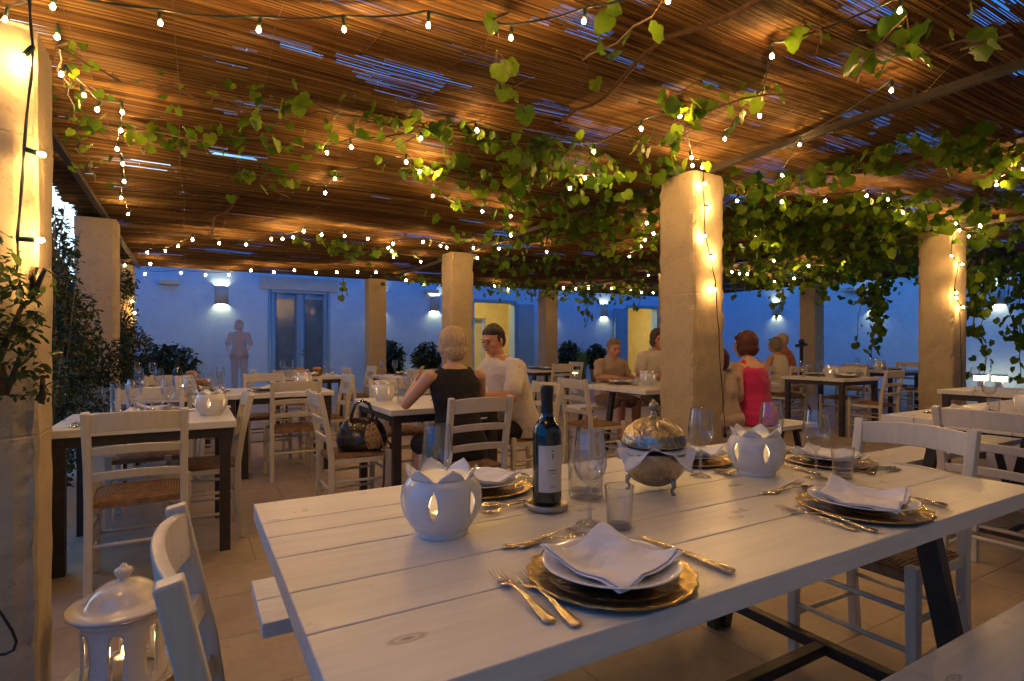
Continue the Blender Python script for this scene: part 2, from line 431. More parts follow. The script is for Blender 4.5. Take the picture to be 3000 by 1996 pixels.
# ---------------------------------------------------------------- pillars
PA = .39
def pillar(u0, v0, label, h=2.64, joints=(1.62,), wu=PA, wv=PA, name='stone_pillar', grp='stone pillars carrying the reed roof'):
    b = MB(); zs = [0]
    for j in joints: zs += [j-.004, j+.004]
    zs.append(h)
    # finely gridded shaft whose edges crumble a little
    nz = 66; ns = 10 if wu < .5 else 28; ring = []
    for i in range(ns): ring.append((i/ns, 0))
    for i in range(ns): ring.append((1, i/ns))
    for i in range(ns): ring.append((1-i/ns, 1))
    for i in range(ns): ring.append((0, 1-i/ns))
    vs = []; fs = []; nr = len(ring); zl = sorted(set([h*i/nz for i in range(nz+1)]+[z for j in joints for z in (j-.006, j, j+.006)]))
    for z in zl:
        for (a, c) in ring:
            x = u0+a*wu; y = v0+c*wv
            p = Vector((x*9, y*9, z*9)); d = noise.noise(p)*.005+noise.noise(Vector((x*40, y*40, z*5)))*.003
            corner = (min(a, 1-a) < .04) and (min(c, 1-c) < .04)
            if corner: d -= .007+.02*max(0, noise.noise(p*1.7))
            if any(abs(z-j) < .003 for j in joints): d -= .003
            nx = (a-.5); ny = (c-.5); l = max(abs(nx), abs(ny))
            ox = (nx/abs(nx) if abs(nx) > .49 else 0); oy = (ny/abs(ny) if abs(ny) > .49 else 0)
            vs.append((x+ox*d, y+oy*d, z))
    for i in range(len(zl)-1):
        for k in range(nr): fs.append((i*nr+k, i*nr+(k+1) % nr, (i+1)*nr+(k+1) % nr, (i+1)*nr+k))
    b.add(vs, fs, False); b.add([vs[(len(zl)-1)*nr+k] for k in range(nr)], [tuple(range(nr))])
    c = (u0+wu/2, v0+wv/2, 0)
    b.v = [(x-c[0], y-c[1], z) for x, y, z in b.v]
    o = b.obj(name, M['pillar'], loc=c); tag(o, label, 'pillar' if grp else 'stone pier', grp); return o
pillar(-1.21, 2.22, 'near broad stone pier with hanging lights and climbing leaves at the left photo edge', 2.155, (1.83, .9), .80, .235, 'stone_pier', None)
pillar(-1.02, 3.3, 'stone pillar hidden straight behind the near broad stone pier')
pillar(-1.12, 7.75, 'plain stone pillar standing behind the dark shrub, second along the left row', 2.62)
pillar(-1.30, 12.3, 'stone pillar wrapped in climbing leaves next to the blue lit wall', 2.66)
pillar(3.61, 3.25, 'tall stone pillar with hanging bulb cable between the main table and the woman in pink')
pillar(3.50, 7.95, 'stone pillar just behind the blond woman and the man in white shirt')
pillar(3.35, 12.0, 'stone pillar standing to the right of the blue glazed double door')
pillar(8.2, 3.25, 'stone pillar with small bulbs near its top, beside the hanging vines and right hand table')
pillar(8.0, 12.1, 'slim looking far stone pillar right of the lit doorway behind the man in white shirt', 2.64)
pillar(8.2, 7.9, 'stone pillar hidden straight behind the tall pillar with the bulb cable')
pillar(12.75, 7.8, 'far stone pillar behind the two people in the white tank top and orange top')
# ---------------------------------------------------------------- steel beams on the pillars
def beam(u, v0, v1, z, label, bow=0):
    b = MB(); k = 12
    b.bar([(u, v0+(v1-v0)*i/k, z) for i in range(k+1)], .05, .045)
    for i in range(1, 5):
        vv = v0+(v1-v0)*i/5; b.box(u-.006, u+.006, vv-.012, vv+.012, z+.022, z+.10)
    tag(b.obj('roof_beam', M['beam']), label, 'beam', 'steel beams under the reed roof')
beam(-.85, -1, 12.7, 2.665, 'slim steel roof beam running over the left row of pillars')
beam(3.8, -1, 12.5, 2.667, 'steel roof beam rising from the tall pillar with the cable to the upper right')
beam(8.35, -1, 12.5, 2.665, 'steel roof beam crossing the dense vine leaves behind the right hand pillar')
beam(12.9, 1, 12.5, 2.665, 'farthest steel roof beam over the pillar by the white tank top')
def ubeam(v, label):
    b = MB(); b.tube([(-1.2, v, 2.715), (5, v, 2.71), (13.6, v, 2.715)], .012, 6); tag(b.obj('roof_rail', M['beam']), label, 'roof rail', 'thin rails under the reed roof')
ubeam(12.72, 'thin rail at the far edge of the reed roof above the blue lit wall')

# ---------------------------------------------------------------- reed roof
U0, U1, V0, V1 = -1.15, 13.7, -1.6, 12.95
def roof_z(u, v):
    s = np.abs(np.sin(PI*(v-.25)/.92))
    return 2.79-.07*s+.012*np.sin(u*1.3+v*.9)+.008*np.sin(u*2.9-v*1.7)-.05*np.clip((-.7-u)/.45, 0, 1)
hs = np.random.RandomState(3)
def patch(u, v):
    # worn places: small broken clusters, longer along the reeds
    a = noise.noise(Vector((u*.55, v*.8, 3.3)))*.55+noise.noise(Vector((u*1.5, v*3.2, 9.1)))*.75+noise.noise(Vector((u*4.0, v*11.0, 1.7)))*.35
    return a
vs = []; qs = []; v = V0
while v < V1:
    step = .02 if v < .9 else (.0092 if v < 4.2 else .014)
    wdt = step*(.80+.16*hs.rand()); u = U0+hs.rand()*.06; zoff = hs.rand()*.003; ph = hs.rand()*6
    left = .6+hs.rand()*1.8; cnt = 0; thin = hs.rand() < .45
    while u < U1:
        u2 = min(u+.30+.08*hs.rand(), U1)
        if thin and patch((u+u2)/2, v) > .52: cnt = 0; u = u2; continue
        wob = lambda x: .0016*math.sin(x*1.7+ph)+.0009*math.sin(x*5+ph*2)
        if cnt == 0:
            z = float(roof_z(u, v)); vv = v+wob(u)
            vs += [(u, vv-wdt/2, z+zoff), (u, vv, z+zoff-wdt*.55), (u, vv+wdt/2, z+zoff)]
        z = float(roof_z(u2, v)); vv = v+wob(u2)
        vs += [(u2, vv-wdt/2, z+zoff), (u2, vv, z+zoff-wdt*.55), (u2, vv+wdt/2, z+zoff)]
        k = len(vs)-6
        qs += [(k, k+1, k+4, k+3), (k+1, k+2, k+5, k+4)]
        cnt += 1; left -= (u2-u); u = u2
        if left < 0: left = .5+hs.rand()*2.0; cnt = 0; u += .004; zoff = hs.rand()*.003
    v += step
# added dark backing: blocks sky slits, darkens gaps between reeds; open at worn places
bv = []; bq = []; v = V0
while v < V1:
    sv = .022+.02*hs.rand(); u = U0+hs.rand()*.05
    while u < U1:
        su = .05+.11*hs.rand(); u2 = min(u+su, U1)
        if patch((u+u2)/2, v+sv/2) < .17+.07*hs.rand():
            k = len(bv)
            bv += [(u, v, float(roof_z(u, v))+.012), (u2, v, float(roof_z(u2, v))+.012), (u2, v+sv, float(roof_z(u2, v+sv))+.012), (u, v+sv, float(roof_z(u, v+sv))+.012)]
            bq.append((k, k+3, k+2, k+1))
        u = u2
    v += sv
roof = empty('reed_roof'); tag(roof, 'woven brown reed mat roof lit orange by the bulbs, dusk sky showing through its gaps', 'reed roof')
npmesh('reed_mat', vs, qs, M['reed'], roof, True)
npmesh('dark_backing', bv, bq, M['reedback'], roof, False)
b = MB()
for i in range(34):
    u = U0+.2+i*.44; b.tube([(u+.01*math.sin(vv*2), vv, float(roof_z(u, vv))-.012) for vv in np.arange(V0, V1, .115)], .0016, 4, False)
b.obj('binding_wire', M['strap'], roof)
for (a, c) in (((2.05, 1.1), (2.2, 3.2)), ((6.3, 5), (6.2, 7.6)), ((.4, 6.2), (.2, 9)), ((5.2, 1.5), (5.0, 4.2)), ((2.6, 7.5), (2.4, 10.5)), ((10.2, 3), (10.4, 6))):
    b = MB(); pts = []
    for i in range(12):
        t = i/11; x = a[0]+(c[0]-a[0])*t+.05*math.sin(t*9); y = a[1]+(c[1]-a[1])*t; pts.append((x, y, float(roof_z(x, y))-.035))
    b.tube(pts, [.016-.006*i/11 for i in range(12)], 7); b.obj('cane_pole', M['reedback'], roof)

# ---------------------------------------------------------------- courtyard building
bld = empty('courtyard_building', (0, 15.2, 0)); tag(bld, 'whitewashed courtyard building with blue doors closing off the back of the terrace', 'building')
def bpart(mb, name, mat, parent=None, bevel=0):
    p = parent or bld
    off = Vector((0, 15.2, 0)); mb.v = [tuple(Vector(q)-off) for q in mb.v]
    return mb.obj(name, mat, p, bevel=bevel)
WH = 4.6; WV = 15.2
ops = [(1.686, 3.2, 2.6), (7.45, 8.87, 2.52), (13.55, 15.0, 2.55)]
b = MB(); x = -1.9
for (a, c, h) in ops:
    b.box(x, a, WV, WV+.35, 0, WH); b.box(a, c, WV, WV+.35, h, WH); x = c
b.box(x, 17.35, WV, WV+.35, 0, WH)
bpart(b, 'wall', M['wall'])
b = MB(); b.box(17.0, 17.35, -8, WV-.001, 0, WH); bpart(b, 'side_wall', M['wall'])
# closed glazed double door
b = MB(); b.box(1.50, 3.40, WV-.05, WV+.08, 2.602, 2.93); bpart(b, 'lintel', M['lintel'], bevel=.01)
b = MB(); b.box(1.69, 1.76, WV-.03, WV+.12, 0, 2.598); b.box(3.126, 3.196, WV-.03, WV+.12, 0, 2.598); b.box(1.76, 3.126, WV-.03, WV+.12, 2.52, 2.598)
bpart(b, 'door_frame', M['blue'], bevel=.006)
for k, (a, c) in enumerate(((1.765, 2.44), (2.446, 3.121))):
    b = MB(); b.box(a, a+.12, WV, WV+.05, .01, 2.515); b.box(c-.12, c, WV, WV+.05, .01, 2.515); b.box(a+.12, c-.12, WV, WV+.05, 2.38, 2.515); b.box(a+.12, c-.12, WV, WV+.05, .01, .25)
    d = bpart(b, 'door', M['blue'], bevel=.004)
    b = MB(); b.box(a+.12, c-.12, WV+.02, WV+.028, .25, 2.38); bpart(b, 'pane', M['pane'], d)
    if k:
        b = MB(); b.tube([(a+.06, WV, 1.06), (a+.06, WV-.05, 1.06), (a+.17, WV-.05, 1.06)], .011, 8); b.tube([(a+.06, WV+.0, .95), (a+.06, WV-.02, .95)], .022, 10); bpart(b, 'handle', M['steel'], d)
b = MB(); b.box(1.7, 3.19, WV+.3, WV+.31, 0, 2.6); bpart(b, 'dark_interior', M['paneback'])
# lit rooms behind the open doors
def room(a, c, h, niche):
    b = MB(); y0, y1 = WV+.355, WV+3.4; x0, x1 = a-1.0, c+1.6
    b.add([(x0, y0, .004), (x1, y0, .004), (x1, y1, .004), (x0, y1, .004)], [(0, 1, 2, 3)])
    b.add([(x0, y0, 3), (x1, y0, 3), (x1, y1, 3), (x0, y1, 3)], [(3, 2, 1, 0)])
    b.add([(x0, y0, 0), (x0, y1, 0), (x0, y1, 3), (x0, y0, 3)], [(0, 1, 2, 3)])
    b.add([(x1, y0, 0), (x1, y1, 0), (x1, y1, 3), (x1, y0, 3)], [(3, 2, 1, 0)])
    n0, n1 = niche
    b.box(x0, n0, y1, y1+.2, 0, 3); b.box(n1, x1, y1, y1+.2, 0, 3); b.box(n0, n1, y1, y1+.2, 2.2, 3); b.box(n0-.1, n1+.1, y1+.45, y1+.5, 0, 2.6)
    b.box(n0-.1, n0, y1-.04, y1-.002, 0, 2.3); b.box(n1, n1+.1, y1-.04, y1-.002, 0, 2.3); b.box(n0-.1, n1+.1, y1-.04, y1-.002, 2.302, 2.42)
    bpart(b, 'lit_room', M['room'])
    b = MB(); b.box(a-.08, a-.002, WV-.03, WV+.2, 0, h+.078); b.box(c+.002, c+.08, WV-.03, WV+.2, 0, h+.078); b.box(a-.002, c+.002, WV-.03, WV+.2, h, h+.078); bpart(b, 'door_frame', M['blue'], bevel=.005)
    L = empty('ceiling_lamp', ((a+c)/2+.3, WV+1.5, 0)); tag(L, 'warm lamp on the ceiling inside the %s lit doorway' % ('first' if a < 10 else 'second'), 'lamp', 'lamps inside the lit rooms')
    q = MB(); q.lathe([(.001, 2.88), (.13, 2.89), (.15, 2.95), (.1, 2.99)], 20); q.obj('lamp_shade', M['roomlamp'], L)
room(7.45, 8.87, 2.52, (8.9, 9.6)); room(13.55, 15.0, 2.55, (15.2, 16.0))
for (hx, hy, ang, wd, h) in ((8.95, WV-.06, R(10), .55, 2.5), (13.47, WV-.07, R(180-6), .62, 2.5)):
    b = MB(); dx, dy = math.cos(ang), -abs(math.sin(ang))
    q = [Vector((hx+dx*t*wd, hy+dy*t*wd, 0)) for t in (0, 1)]
    b.bar([q[0]+Vector((0, 0, h/2)), q[1]+Vector((0, 0, h/2))], .045, h-.02); 
    d = bpart(b, 'open_door', M['blue'], bevel=.004)
    b = MB(); nrm = Vector((dy, -dx, 0)); nrm = nrm if nrm.y < 0 else -nrm
    for z0, z1 in ((.3, 1.1), (1.3, 2.3)):
        c0 = (q[0]*.8+q[1]*.2)+nrm*.026; c1 = (q[0]*.2+q[1]*.8)+nrm*.026
        b.bar([c0+Vector((0, 0, (z0+z1)/2)), c1+Vector((0, 0, (z0+z1)/2))], .012, z1-z0)
    bpart(b, 'panel', M['blue'], d, bevel=.003)
def ledge(x, y, z, side, lab):
    b = MB()
    if side: b.box(-.22, 0, -.2, .2, -.05, .05)
    else: b.box(-.2, .2, -.22, 0, -.05, .05)
    tag(b.obj('wall_ledge', M['lintel'], loc=(x, y, z), bevel=.008), lab, 'stone ledge', 'small stone ledges on the whitewashed walls')
ledge(-.43, WV, 2.64, 0, 'small stone ledge high on the blue lit wall above the dark potted plant')
ledge(6.02, WV, 2.74, 0, 'small stone ledge on the wall partly hidden by the pillar behind the blond woman')
ledge(17.0, 9.3, 2.84, 1, 'small stone ledge on the far side wall left of the hanging vine')
b = MB(); b.box(-3.2, 14.5, -3.6, -3.2, 0, 4.2)  # unseen wall, added to keep blue sky light off the near objects
for a_ in (-.8, 2.4, 5.6): b.box(a_, a_+.9, -3.199, -3.15, .9, 2.3)
tag(b.obj('added_house_wall', M['pillar']), 'tan stone house wall added unseen behind the viewer to block blue sky light', 'building')
# wall lamps
def make_walllamp():
    r = empty('wall_lamp')
    b = MB()   # half-round open shell, mounted on a wall at y=0, facing -y
    n = 16; vs = []
    for z in (-.22, .22):
        for i in range(n+1):
            a = PI*i/n; vs.append((.15*math.cos(a), -.002-.13*math.sin(a), z))
        for i in range(n+1):
            a = PI*i/n; vs.append((.135*math.cos(a), -.002-.115*math.sin(a), z))
    k = n+1; fs = []
    for i in range(n):
        fs.append((i, i+1, 2*k+i+1, 2*k+i)); fs.append((k+i+1, k+i, 3*k+i, 3*k+i+1)); fs.append((2*k+i, 2*k+i+1, 3*k+i+1, 3*k+i)); fs.append((i+1, i, k+i, k+i+1))
    b.add(vs, fs, True); b.obj('lamp_shell', M['lampbody'], r)
    b = MB(); b.box(-.07, .07, -.075, -.02, -.13, .13); b.obj('lamp_tube', M['lampglow'], r); return r
for i, (u, lab) in enumerate(((.649, 'up and down wall lamp left of the glazed double door above the standing figure'), (4.49, 'wall lamp peeking out right of the pillar beside the double door'),
        (6.165, 'wall lamp half hidden left of the pillar behind the blond woman'), (10.27, 'wall lamp right of the slim far pillar'), (12.47, 'wall lamp just left of the open blue door leaf in the far corner'))):
    place('wall_lamp', make_walllamp, u, WV, 2.4, 0, lab, 'wall lamp', 'half round lamps on the white walls')
for i, (v, lab) in enumerate(((11.7, 'wall lamp on the side wall above the people in white and orange tops'), (8.66, 'wall lamp on the side wall behind the long hanging vine'), (5.82, 'wall lamp on the side wall right of the pillar with small bulbs'), (2.6, 'wall lamp farthest along the side wall towards the viewer'))):
    place('wall_lamp', make_walllamp, 17.0, v, 2.4, R(-90), lab, 'wall lamp', 'half round lamps on the white walls')

# ---------------------------------------------------------------- furniture
def make_chair():
    r = empty('ladder_back_chair'); W = .42; hw = W/2-.018
    m = M['chair']
    b = MB(); n = 14; vs = []; fs = []
    for j in range(n+1):
        for i in range(n+1):
            x = -1+2*i/n; y = -1+2*j/n
            e = max(abs(x), abs(y)); z = .462-.02*max(0, e-.75)/.25*1.2-.006*(1-e)
            z -= .004*(abs(abs(x)-abs(y)) < .1)
            sx = .185+.015*(y+1)/2
            vs.append((x*sx, y*.185+.0, z))
    for j in range(n):
        for i in range(n): fs.append((j*(n+1)+i, j*(n+1)+i+1, (j+1)*(n+1)+i+1, (j+1)*(n+1)+i))
    b.add(vs, fs, True)
    b.add([(-.185, -.185, .443), (.185, -.185, .443), (.2, .185, .443), (-.2, .185, .443), (-.185, -.185, .415), (.185, -.185, .415), (.2, .185, .415), (-.2, .185, .415)],
          [(0, 1, 5, 4), (1, 2, 6, 5), (2, 3, 7, 6), (3, 0, 4, 7), (7, 6, 5, 4)])
    b.obj('seat', M['rush'], r)
    for s in (-1, 1):
        b = MB(); b.bar([(s*.203, .185, 0), (s*.203, .185, .475)], .038, .038, up=(0, 1, 0), taper=[.8, 1]); b.obj('leg', m, r, bevel=.004)
        b = MB(); b.bar([(s*hw, -.215, 0), (s*hw, -.19, .25), (s*hw, -.19, .45), (s*hw, -.212, .62), (s*hw*1.02, -.265, .875)], .034, .036, up=(0, 1, 0)); b.obj('back_post', m, r, bevel=.005)
    def slat(z, h, y, bow, name, t=.02, arch=.012):
        b = MB(); k = 12; vs = []; fs = []
        for i in range(k+1):
            a = -1+2*i/k; x = a*(hw-.005); yy = y-bow*(1-a*a); zt = z+h/2+arch*(1-a*a); zb = z-h/2+arch*.8*(1-a*a)
            tl = .25*(.875-z)*0
            vs += [(x, yy-t/2, zb), (x, yy+t/2, zb), (x, yy+t/2-.01, zt), (x, yy-t/2-.01, zt)]
        for i in range(k):
            for j in range(4): fs.append((4*i+j, 4*i+(j+1) % 4, 4*i+4+(j+1) % 4, 4*i+4+j))
        fs += [(3, 2, 1, 0), (4*k, 4*k+1, 4*k+2, 4*k+3)]
        b.add(vs, fs); b.obj(name, m, r, bevel=.004)
    slat(.82, .085, -.245, .03, 'top_rail'); slat(.685, .04, -.22, .026, 'slat'); slat(.565, .04, -.203, .02, 'slat')
    b = MB()
    for s in (-1, 1):
        for z in (.16, .29): b.tube([(s*.2, .18, z), (s*hw, -.2, z+.0)], .0095, 8)
    b.tube([(-.2, .185, .20), (.2, .185, .20)], .0095, 8); b.tube([(-.2, .185, .33), (.2, .185, .33)], .0095, 8); b.tube([(-hw, -.195, .24), (hw, -.195, .24)], .0095, 8)
    for s in (-1, 1): b.bar([(s*.197, .17, .42), (s*.19, -.18, .42)], .016, .03)
    b.obj('stretcher', m, r)
    return r
GCH = 'white ladder back chairs with rush seats'
def chair(x, y, rz, lab, g=GCH):
    return place('chair', make_chair, x, y, 0, R(rz), lab, 'chair', g)
# facing: 0 = +v (away), 90 = -u, 180 = -v, -90 = +u
def planks(b, u0, u1, v0, v1, z0, z1, gaps, along_u=True):
    e = .0015
    es = [v0 if along_u else u0]+gaps+[v1 if along_u else u1]
    for i in range(len(es)-1):
        a = es[i]+(e if i else 0); c = es[i+1]-(e if i < len(es)-2 else 0)
        if along_u: b.box(u0, u1, a, c, z0, z1)
        else: b.box(a, c, v0, v1, z0, z1)
    return b
def plank_obj(u0, u1, v0, v1, z0, z1, gaps, name, mat, parent, origin, bev=.006, along_u=True):
    b = planks(MB(), u0, u1, v0, v1, z0, z1, gaps, along_u)
    b.v = [tuple(Vector(q)-Vector(origin)) for q in b.v]
    # break the long faces so that the edge softness reads
    return b.obj(name, mat, parent, bevel=bev, segs=2)
def off(mb, o): mb.v = [tuple(Vector(q)-Vector(o)) for q in mb.v]; return mb
def trestle_table(u0, u1, v0, v1, lab, gaps=None, name='dining_table'):
    o = Vector(((u0+u1)/2, (v0+v1)/2, 0)); r = empty(name, o); tag(r, lab, 'table', 'long white plank tables')
    if gaps is None: gaps = [v0+(v1-v0)*k for k in (.2, .36, .54, .68, .82)]
    plank_obj(u0, u1, v0, v1, .705, .75, gaps, 'tabletop', M['table'], r, o, .003)
    vc = (v0+v1)/2
    for uu in (u0+.275, u1-.27):
        for s in (-1, 1):
            b = MB(); b.bar([(uu, vc+s*.44, .0), (uu, vc+s*.31, .665)], .06, .045, up=(1, 0, 0)); off(b, o).obj('leg', M['steel'], r, bevel=.003)
        b = MB(); b.box(uu-.03, uu+.03, vc-.40, vc+.40, .666, .703); off(b, o).obj('cross_rail', M['steel'], r, bevel=.003)
        b = MB(); b.box(uu-.02, uu+.02, vc-.395, vc+.395, .09, .13); off(b, o).obj('foot_rail', M['steel'], r, bevel=.003)
    b = MB(); b.box(u0+.297, u1-.292, vc-.02, vc+.02, .092, .128); off(b, o).obj('stretcher', M['steel'], r, bevel=.003)
    return r
def bench(u0, u1, v0, v1, lab):
    o = Vector(((u0+u1)/2, (v0+v1)/2, 0)); r = empty('bench', o); tag(r, lab, 'bench', 'white plank benches')
    plank_obj(u0, u1, v0, v1, .41, .45, [(v0+v1)/2], 'bench_top', M['table'], r, o, .003)
    for uu in (u0+.2, u1-.2):
        for s in (-1, 1):
            b = MB(); vc = (v0+v1)/2; b.bar([(uu, vc+s*.15, 0), (uu, vc+s*.07, .375)], .045, .035, up=(1, 0, 0)); off(b, o).obj('leg', M['steel'], r, bevel=.003)
        b = MB(); b.box(uu-.022, uu+.022, v0+.03, v1-.03, .376, .408); off(b, o).obj('cross_rail', M['steel'], r, bevel=.003)
    return r
def square_table(u0, v0, wu, wv, lab):
    o = Vector((u0+wu/2, v0+wv/2, 0)); r = empty('square_table', o); tag(r, lab, 'table', 'white topped tables with dark steel legs')
    plank_obj(u0, u0+wu, v0, v0+wv, .71, .75, [v0+wv*.33, v0+wv*.67], 'tabletop', M['table'], r, o, .004)
    t = .055; i = .03
    for a in (u0+i, u0+wu-i-t):
        for c in (v0+i, v0+wv-i-t):
            b = MB(); b.box(a, a+t, c, c+t, 0, .708); off(b, o).obj('leg', M['steel'], r, bevel=.002)
    b = MB(); z0, z1 = .655, .706
    b.box(u0+i+t, u0+wu-i-t, v0+i+.005, v0+i+.045, z0, z1); b.box(u0+i+t, u0+wu-i-t, v0+wv-i-.045, v0+wv-i-.005, z0, z1)
    b.box(u0+i+.005, u0+i+.045, v0+i+t, v0+wv-i-t, z0, z1); b.box(u0+wu-i-.045, u0+wu-i-.005, v0+i+t, v0+wv-i-t, z0, z1)
    off(b, o).obj('apron', M['steel'], r); return r
trestle_table(.148, 2.22, .66, 1.66, 'large white plank dining table laid for a meal, right in front', [.868, 1.031, 1.213, 1.351, 1.468])
bench(.163, 2.1, 1.59, 1.90, 'white bench at the far side of the large laid table, its end poking out')
bench(.25, 2.7, .34, .65, 'wide white bench corner with a knot at the bottom right, nearest to the viewer')
chair(2.18, 1.10, 90, 'white rush seat chair pushed under the right end of the large laid table')
chair(.24, 1.045, -90, 'white chair seen from behind at the left end of the large laid table')
trestle_table(3.74, 5.8, .86, 1.86, 'white plank table behind the main one, half cut off by the right edge')
chair(3.53, 1.17, -90, 'white chair backing onto the right hand plank table at the photo edge')
bench(3.7, 5.63, 1.78, 2.08, 'white bench beneath the plank table at the right photo edge')
trestle_table(3.78, 5.85, 3.98, 4.98, 'white plank table of the seated group behind the tall pillar')
bench(4.05, 5.15, 3.12, 3.45, 'white bench on which the woman in the pink dress sits')
chair(3.33, 4.2, -90, 'empty white chair at the left end of the group table behind the tall pillar')
bench(3.95, 5.8, 5.25, 5.6, 'white bench under the dark haired man behind the tall pillar')
square_table(-.64, 3.57, .87, .83, 'crowded white table with dark legs beside the left pillar')
chair(-.22, 3.42, 0, 'white chair with its back turned at the crowded table beside the left pillar')
chair(.06, 4.0, 90, 'white chair tucked in at the right side of the crowded left table by its lantern')
chair(-.25, 4.55, 180, 'white chair on the far side of the crowded left table')
square_table(-.5, 5.4, .87, .85, 'white table second in the left row, full of glasses, with a blue bowl')
chair(-.2, 5.22, 0, 'white chair in front of the second table of the left row')
chair(-.2, 6.45, 180, 'white chair behind the second table of the left row')
square_table(-.64, 7.3, .87, .85, 'white table third in the left row, farthest behind the glassware')
chair(-.15, 7.05, 0, 'white chair in front of the farthest table of the left row')
chair(.42, 7.7, 90, 'white chair on the right of the farthest table of the left row')
square_table(.36, 5.4, .82, .85, 'white table behind the empty centre left chair, one plate on it')
chair(.8, 5.40, 0, 'empty white chair facing away, standing free in the centre left of the terrace')
chair(1.18, 5.95, 90, 'white chair at the right side of the table with one plate, behind the handbag')
chair(.7, 6.4, 180, 'white chair on the far side of the table with one plate')
chair(.28, 5.85, -90, 'white chair at the left side of the table with one plate')
square_table(1.15, 3.6, .85, .95, 'white table at which the blond woman and the man in white sit')
chair(.98, 3.90, -90, 'white chair carrying the black handbag')
chair(1.5, 3.22, 0, 'white chair on which the blond woman in black sits')
chair(2.32, 3.88, 90, 'white chair on which the man in the white shirt sits')
chair(1.6, 4.72, 180, 'empty white chair across the table from the blond woman')
square_table(1.05, 8.0, .85, .85, 'far white table with bread baskets in front of the double door')
chair(1.1, 7.75, 0, 'white chair in front of the far table with bread baskets')
chair(2.1, 8.3, 90, 'white chair at the right of the far table with bread baskets')
square_table(2.3, 7.3, .85, .85, 'far white table between the door side pillar and the flower lantern of the couple')
chair(2.6, 7.05, 0, 'white chair in front of the far table left of the couple')
chair(3.25, 7.75, 90, 'white chair at the far table left of the couple, by the potted shrub')
chair(2.1, 7.7, -90, 'white chair at the left side of the far table left of the couple')
square_table(5.1, 8.1, .85, .85, 'far white table between the man in white and the potted shrub')
chair(6.05, 8.5, 90, 'far white chair near the small lit floor lamp')
chair(5.4, 7.9, 0, 'white chair in front of the far table behind the man in white')
square_table(7.25, 4.05, .9, .87, 'white table with thin dark legs right of the woman in the pink dress')
chair(7.56, 3.86, 0, 'white chair in front of the thin legged table near the right pillar')
chair(8.1, 4.55, 90, 'white chair on the right side of the thin legged table')
chair(7.6, 5.1, 180, 'white chair behind the thin legged table, near the woman in pink')
square_table(10.2, 4.9, 1.0, .87, 'far white table with lit candles against the blue side wall')
chair(11.35, 5.3, 90, 'far white chair at the candlelit table by the side wall')
chair(9.9, 5.2, -90, 'far white chair at the left of the candlelit table by the side wall')
chair(10.6, 4.7, 0, 'far white chair in front of the candlelit table by the side wall')
square_table(7.5, 5.95, .95, .85, 'far white table of the people in white and orange tops')
square_table(6.35, 1.75, .9, .9, 'white table beyond the right hand plank table with a bright lamp behind it')

# ---------------------------------------------------------------- tableware
def make_flower_lantern():
    r = empty('flower_lantern'); NH = 6
    prof = [(.0, .004), (.052, .0), (.056, .006), (.056, .014), (.068, .028), (.080, .048), (.0865, .070), (.088, .088), (.085, .104), (.0785, .117), (.0715, .126), (.068, .130)]
    def hw(z):  # half-angle of pointed oval hole
        t = (z-.082)/.028
        return .105*(1-t*t)**.8 if abs(t) < 1 else 0
    zs = []; 
    for i in range(len(prof)-1):
        for k in range(3):
            t = k/3; zs.append((prof[i][0]*(1-t)+prof[i+1][0]*t, prof[i][1]*(1-t)+prof[i+1][1]*t))
    zs += [(.0870, .052+.0), ]; zs.pop()
    zs.append(prof[-1]); zs += [(-1, k) for k in (1, 2, 3, 4)]
    cols = []
    for h in range(NH):
        c = 2*PI*h/NH
        cols += [(c, -1, 0), (c, 1, 0)]
        for k in range(1, 8): cols.append((c, 0, k/8))
    nc = len(cols); vs = []; fs = []
    for i, (rr, z) in enumerate(zs):
        for (c, side, k) in cols:
            zz = z; w = hw(z) if rr > 0 else 0
            step = 2*PI/NH
            if side: a = c+side*w
            else: a = c+w+(step-2*w)*k
            if rr < 0:  # petals rising from the rim between hole centres
                ph = (a/(2*PI)*NH) % 1; t = 1-abs(2*ph-1)   # 0 at valley, 1 at tip (between holes)
                pet = t**.62
                rr2 = .068+.012*(z/4)**1.6*pet; zz = .130+.029*(z/4)*pet-.004*(1-t)*(z/4)
                vs.append((rr2*math.cos(a), rr2*math.sin(a), zz)); continue
            vs.append((rr*math.cos(a), rr*math.sin(a), zz))
    for i in range(len(zs)-1):
        z0, z1 = zs[i][1], zs[i+1][1]
        for k in range(nc):
            k2 = (k+1) % nc
            if cols[k][1] == -1:
                if zs[i][0] > 0 and zs[i+1][0] > 0 and (hw(z0) > 0 or hw(z1) > 0): continue
                if zs[i][0] > 0 and hw(z0) == 0 and zs[i+1][0] > 0: continue
                if zs[i][0] > 0: continue
                continue
            fs.append((i*nc+k, i*nc+k2, (i+1)*nc+k2, (i+1)*nc+k))
    b = MB(); b.add(vs, fs, True)
    me_obj = b.obj('lantern_body', M['ceramic'], r)
    bm = bmesh.new(); bm.from_mesh(me_obj.data); bmesh.ops.remove_doubles(bm, verts=bm.verts, dist=2e-5); bmesh.ops.recalc_face_normals(bm, faces=bm.faces); bm.to_mesh(me_obj.data); bm.free()
    md = me_obj.modifiers.new('solid', 'SOLIDIFY'); md.thickness = .005; md.offset = -1
    b = MB(); b.lathe([(.0, .006), (.024, .006), (.024, .045), (.02, .047), (0, .045)], 20); cn = b.obj('candle', M['candle'], r)
    b = MB(); b.ell((0, 0, .062), (.0065, .0065, .015), None, 10, 8); b.obj('flame', M['flame'], cn)
    return r
GL = 'white petal rimmed ceramic candle lanterns'
def lantern(x, y, rz, lab, z=.75): return place('lantern', make_flower_lantern, x, y, z, R(rz), lab, 'lantern', GL)
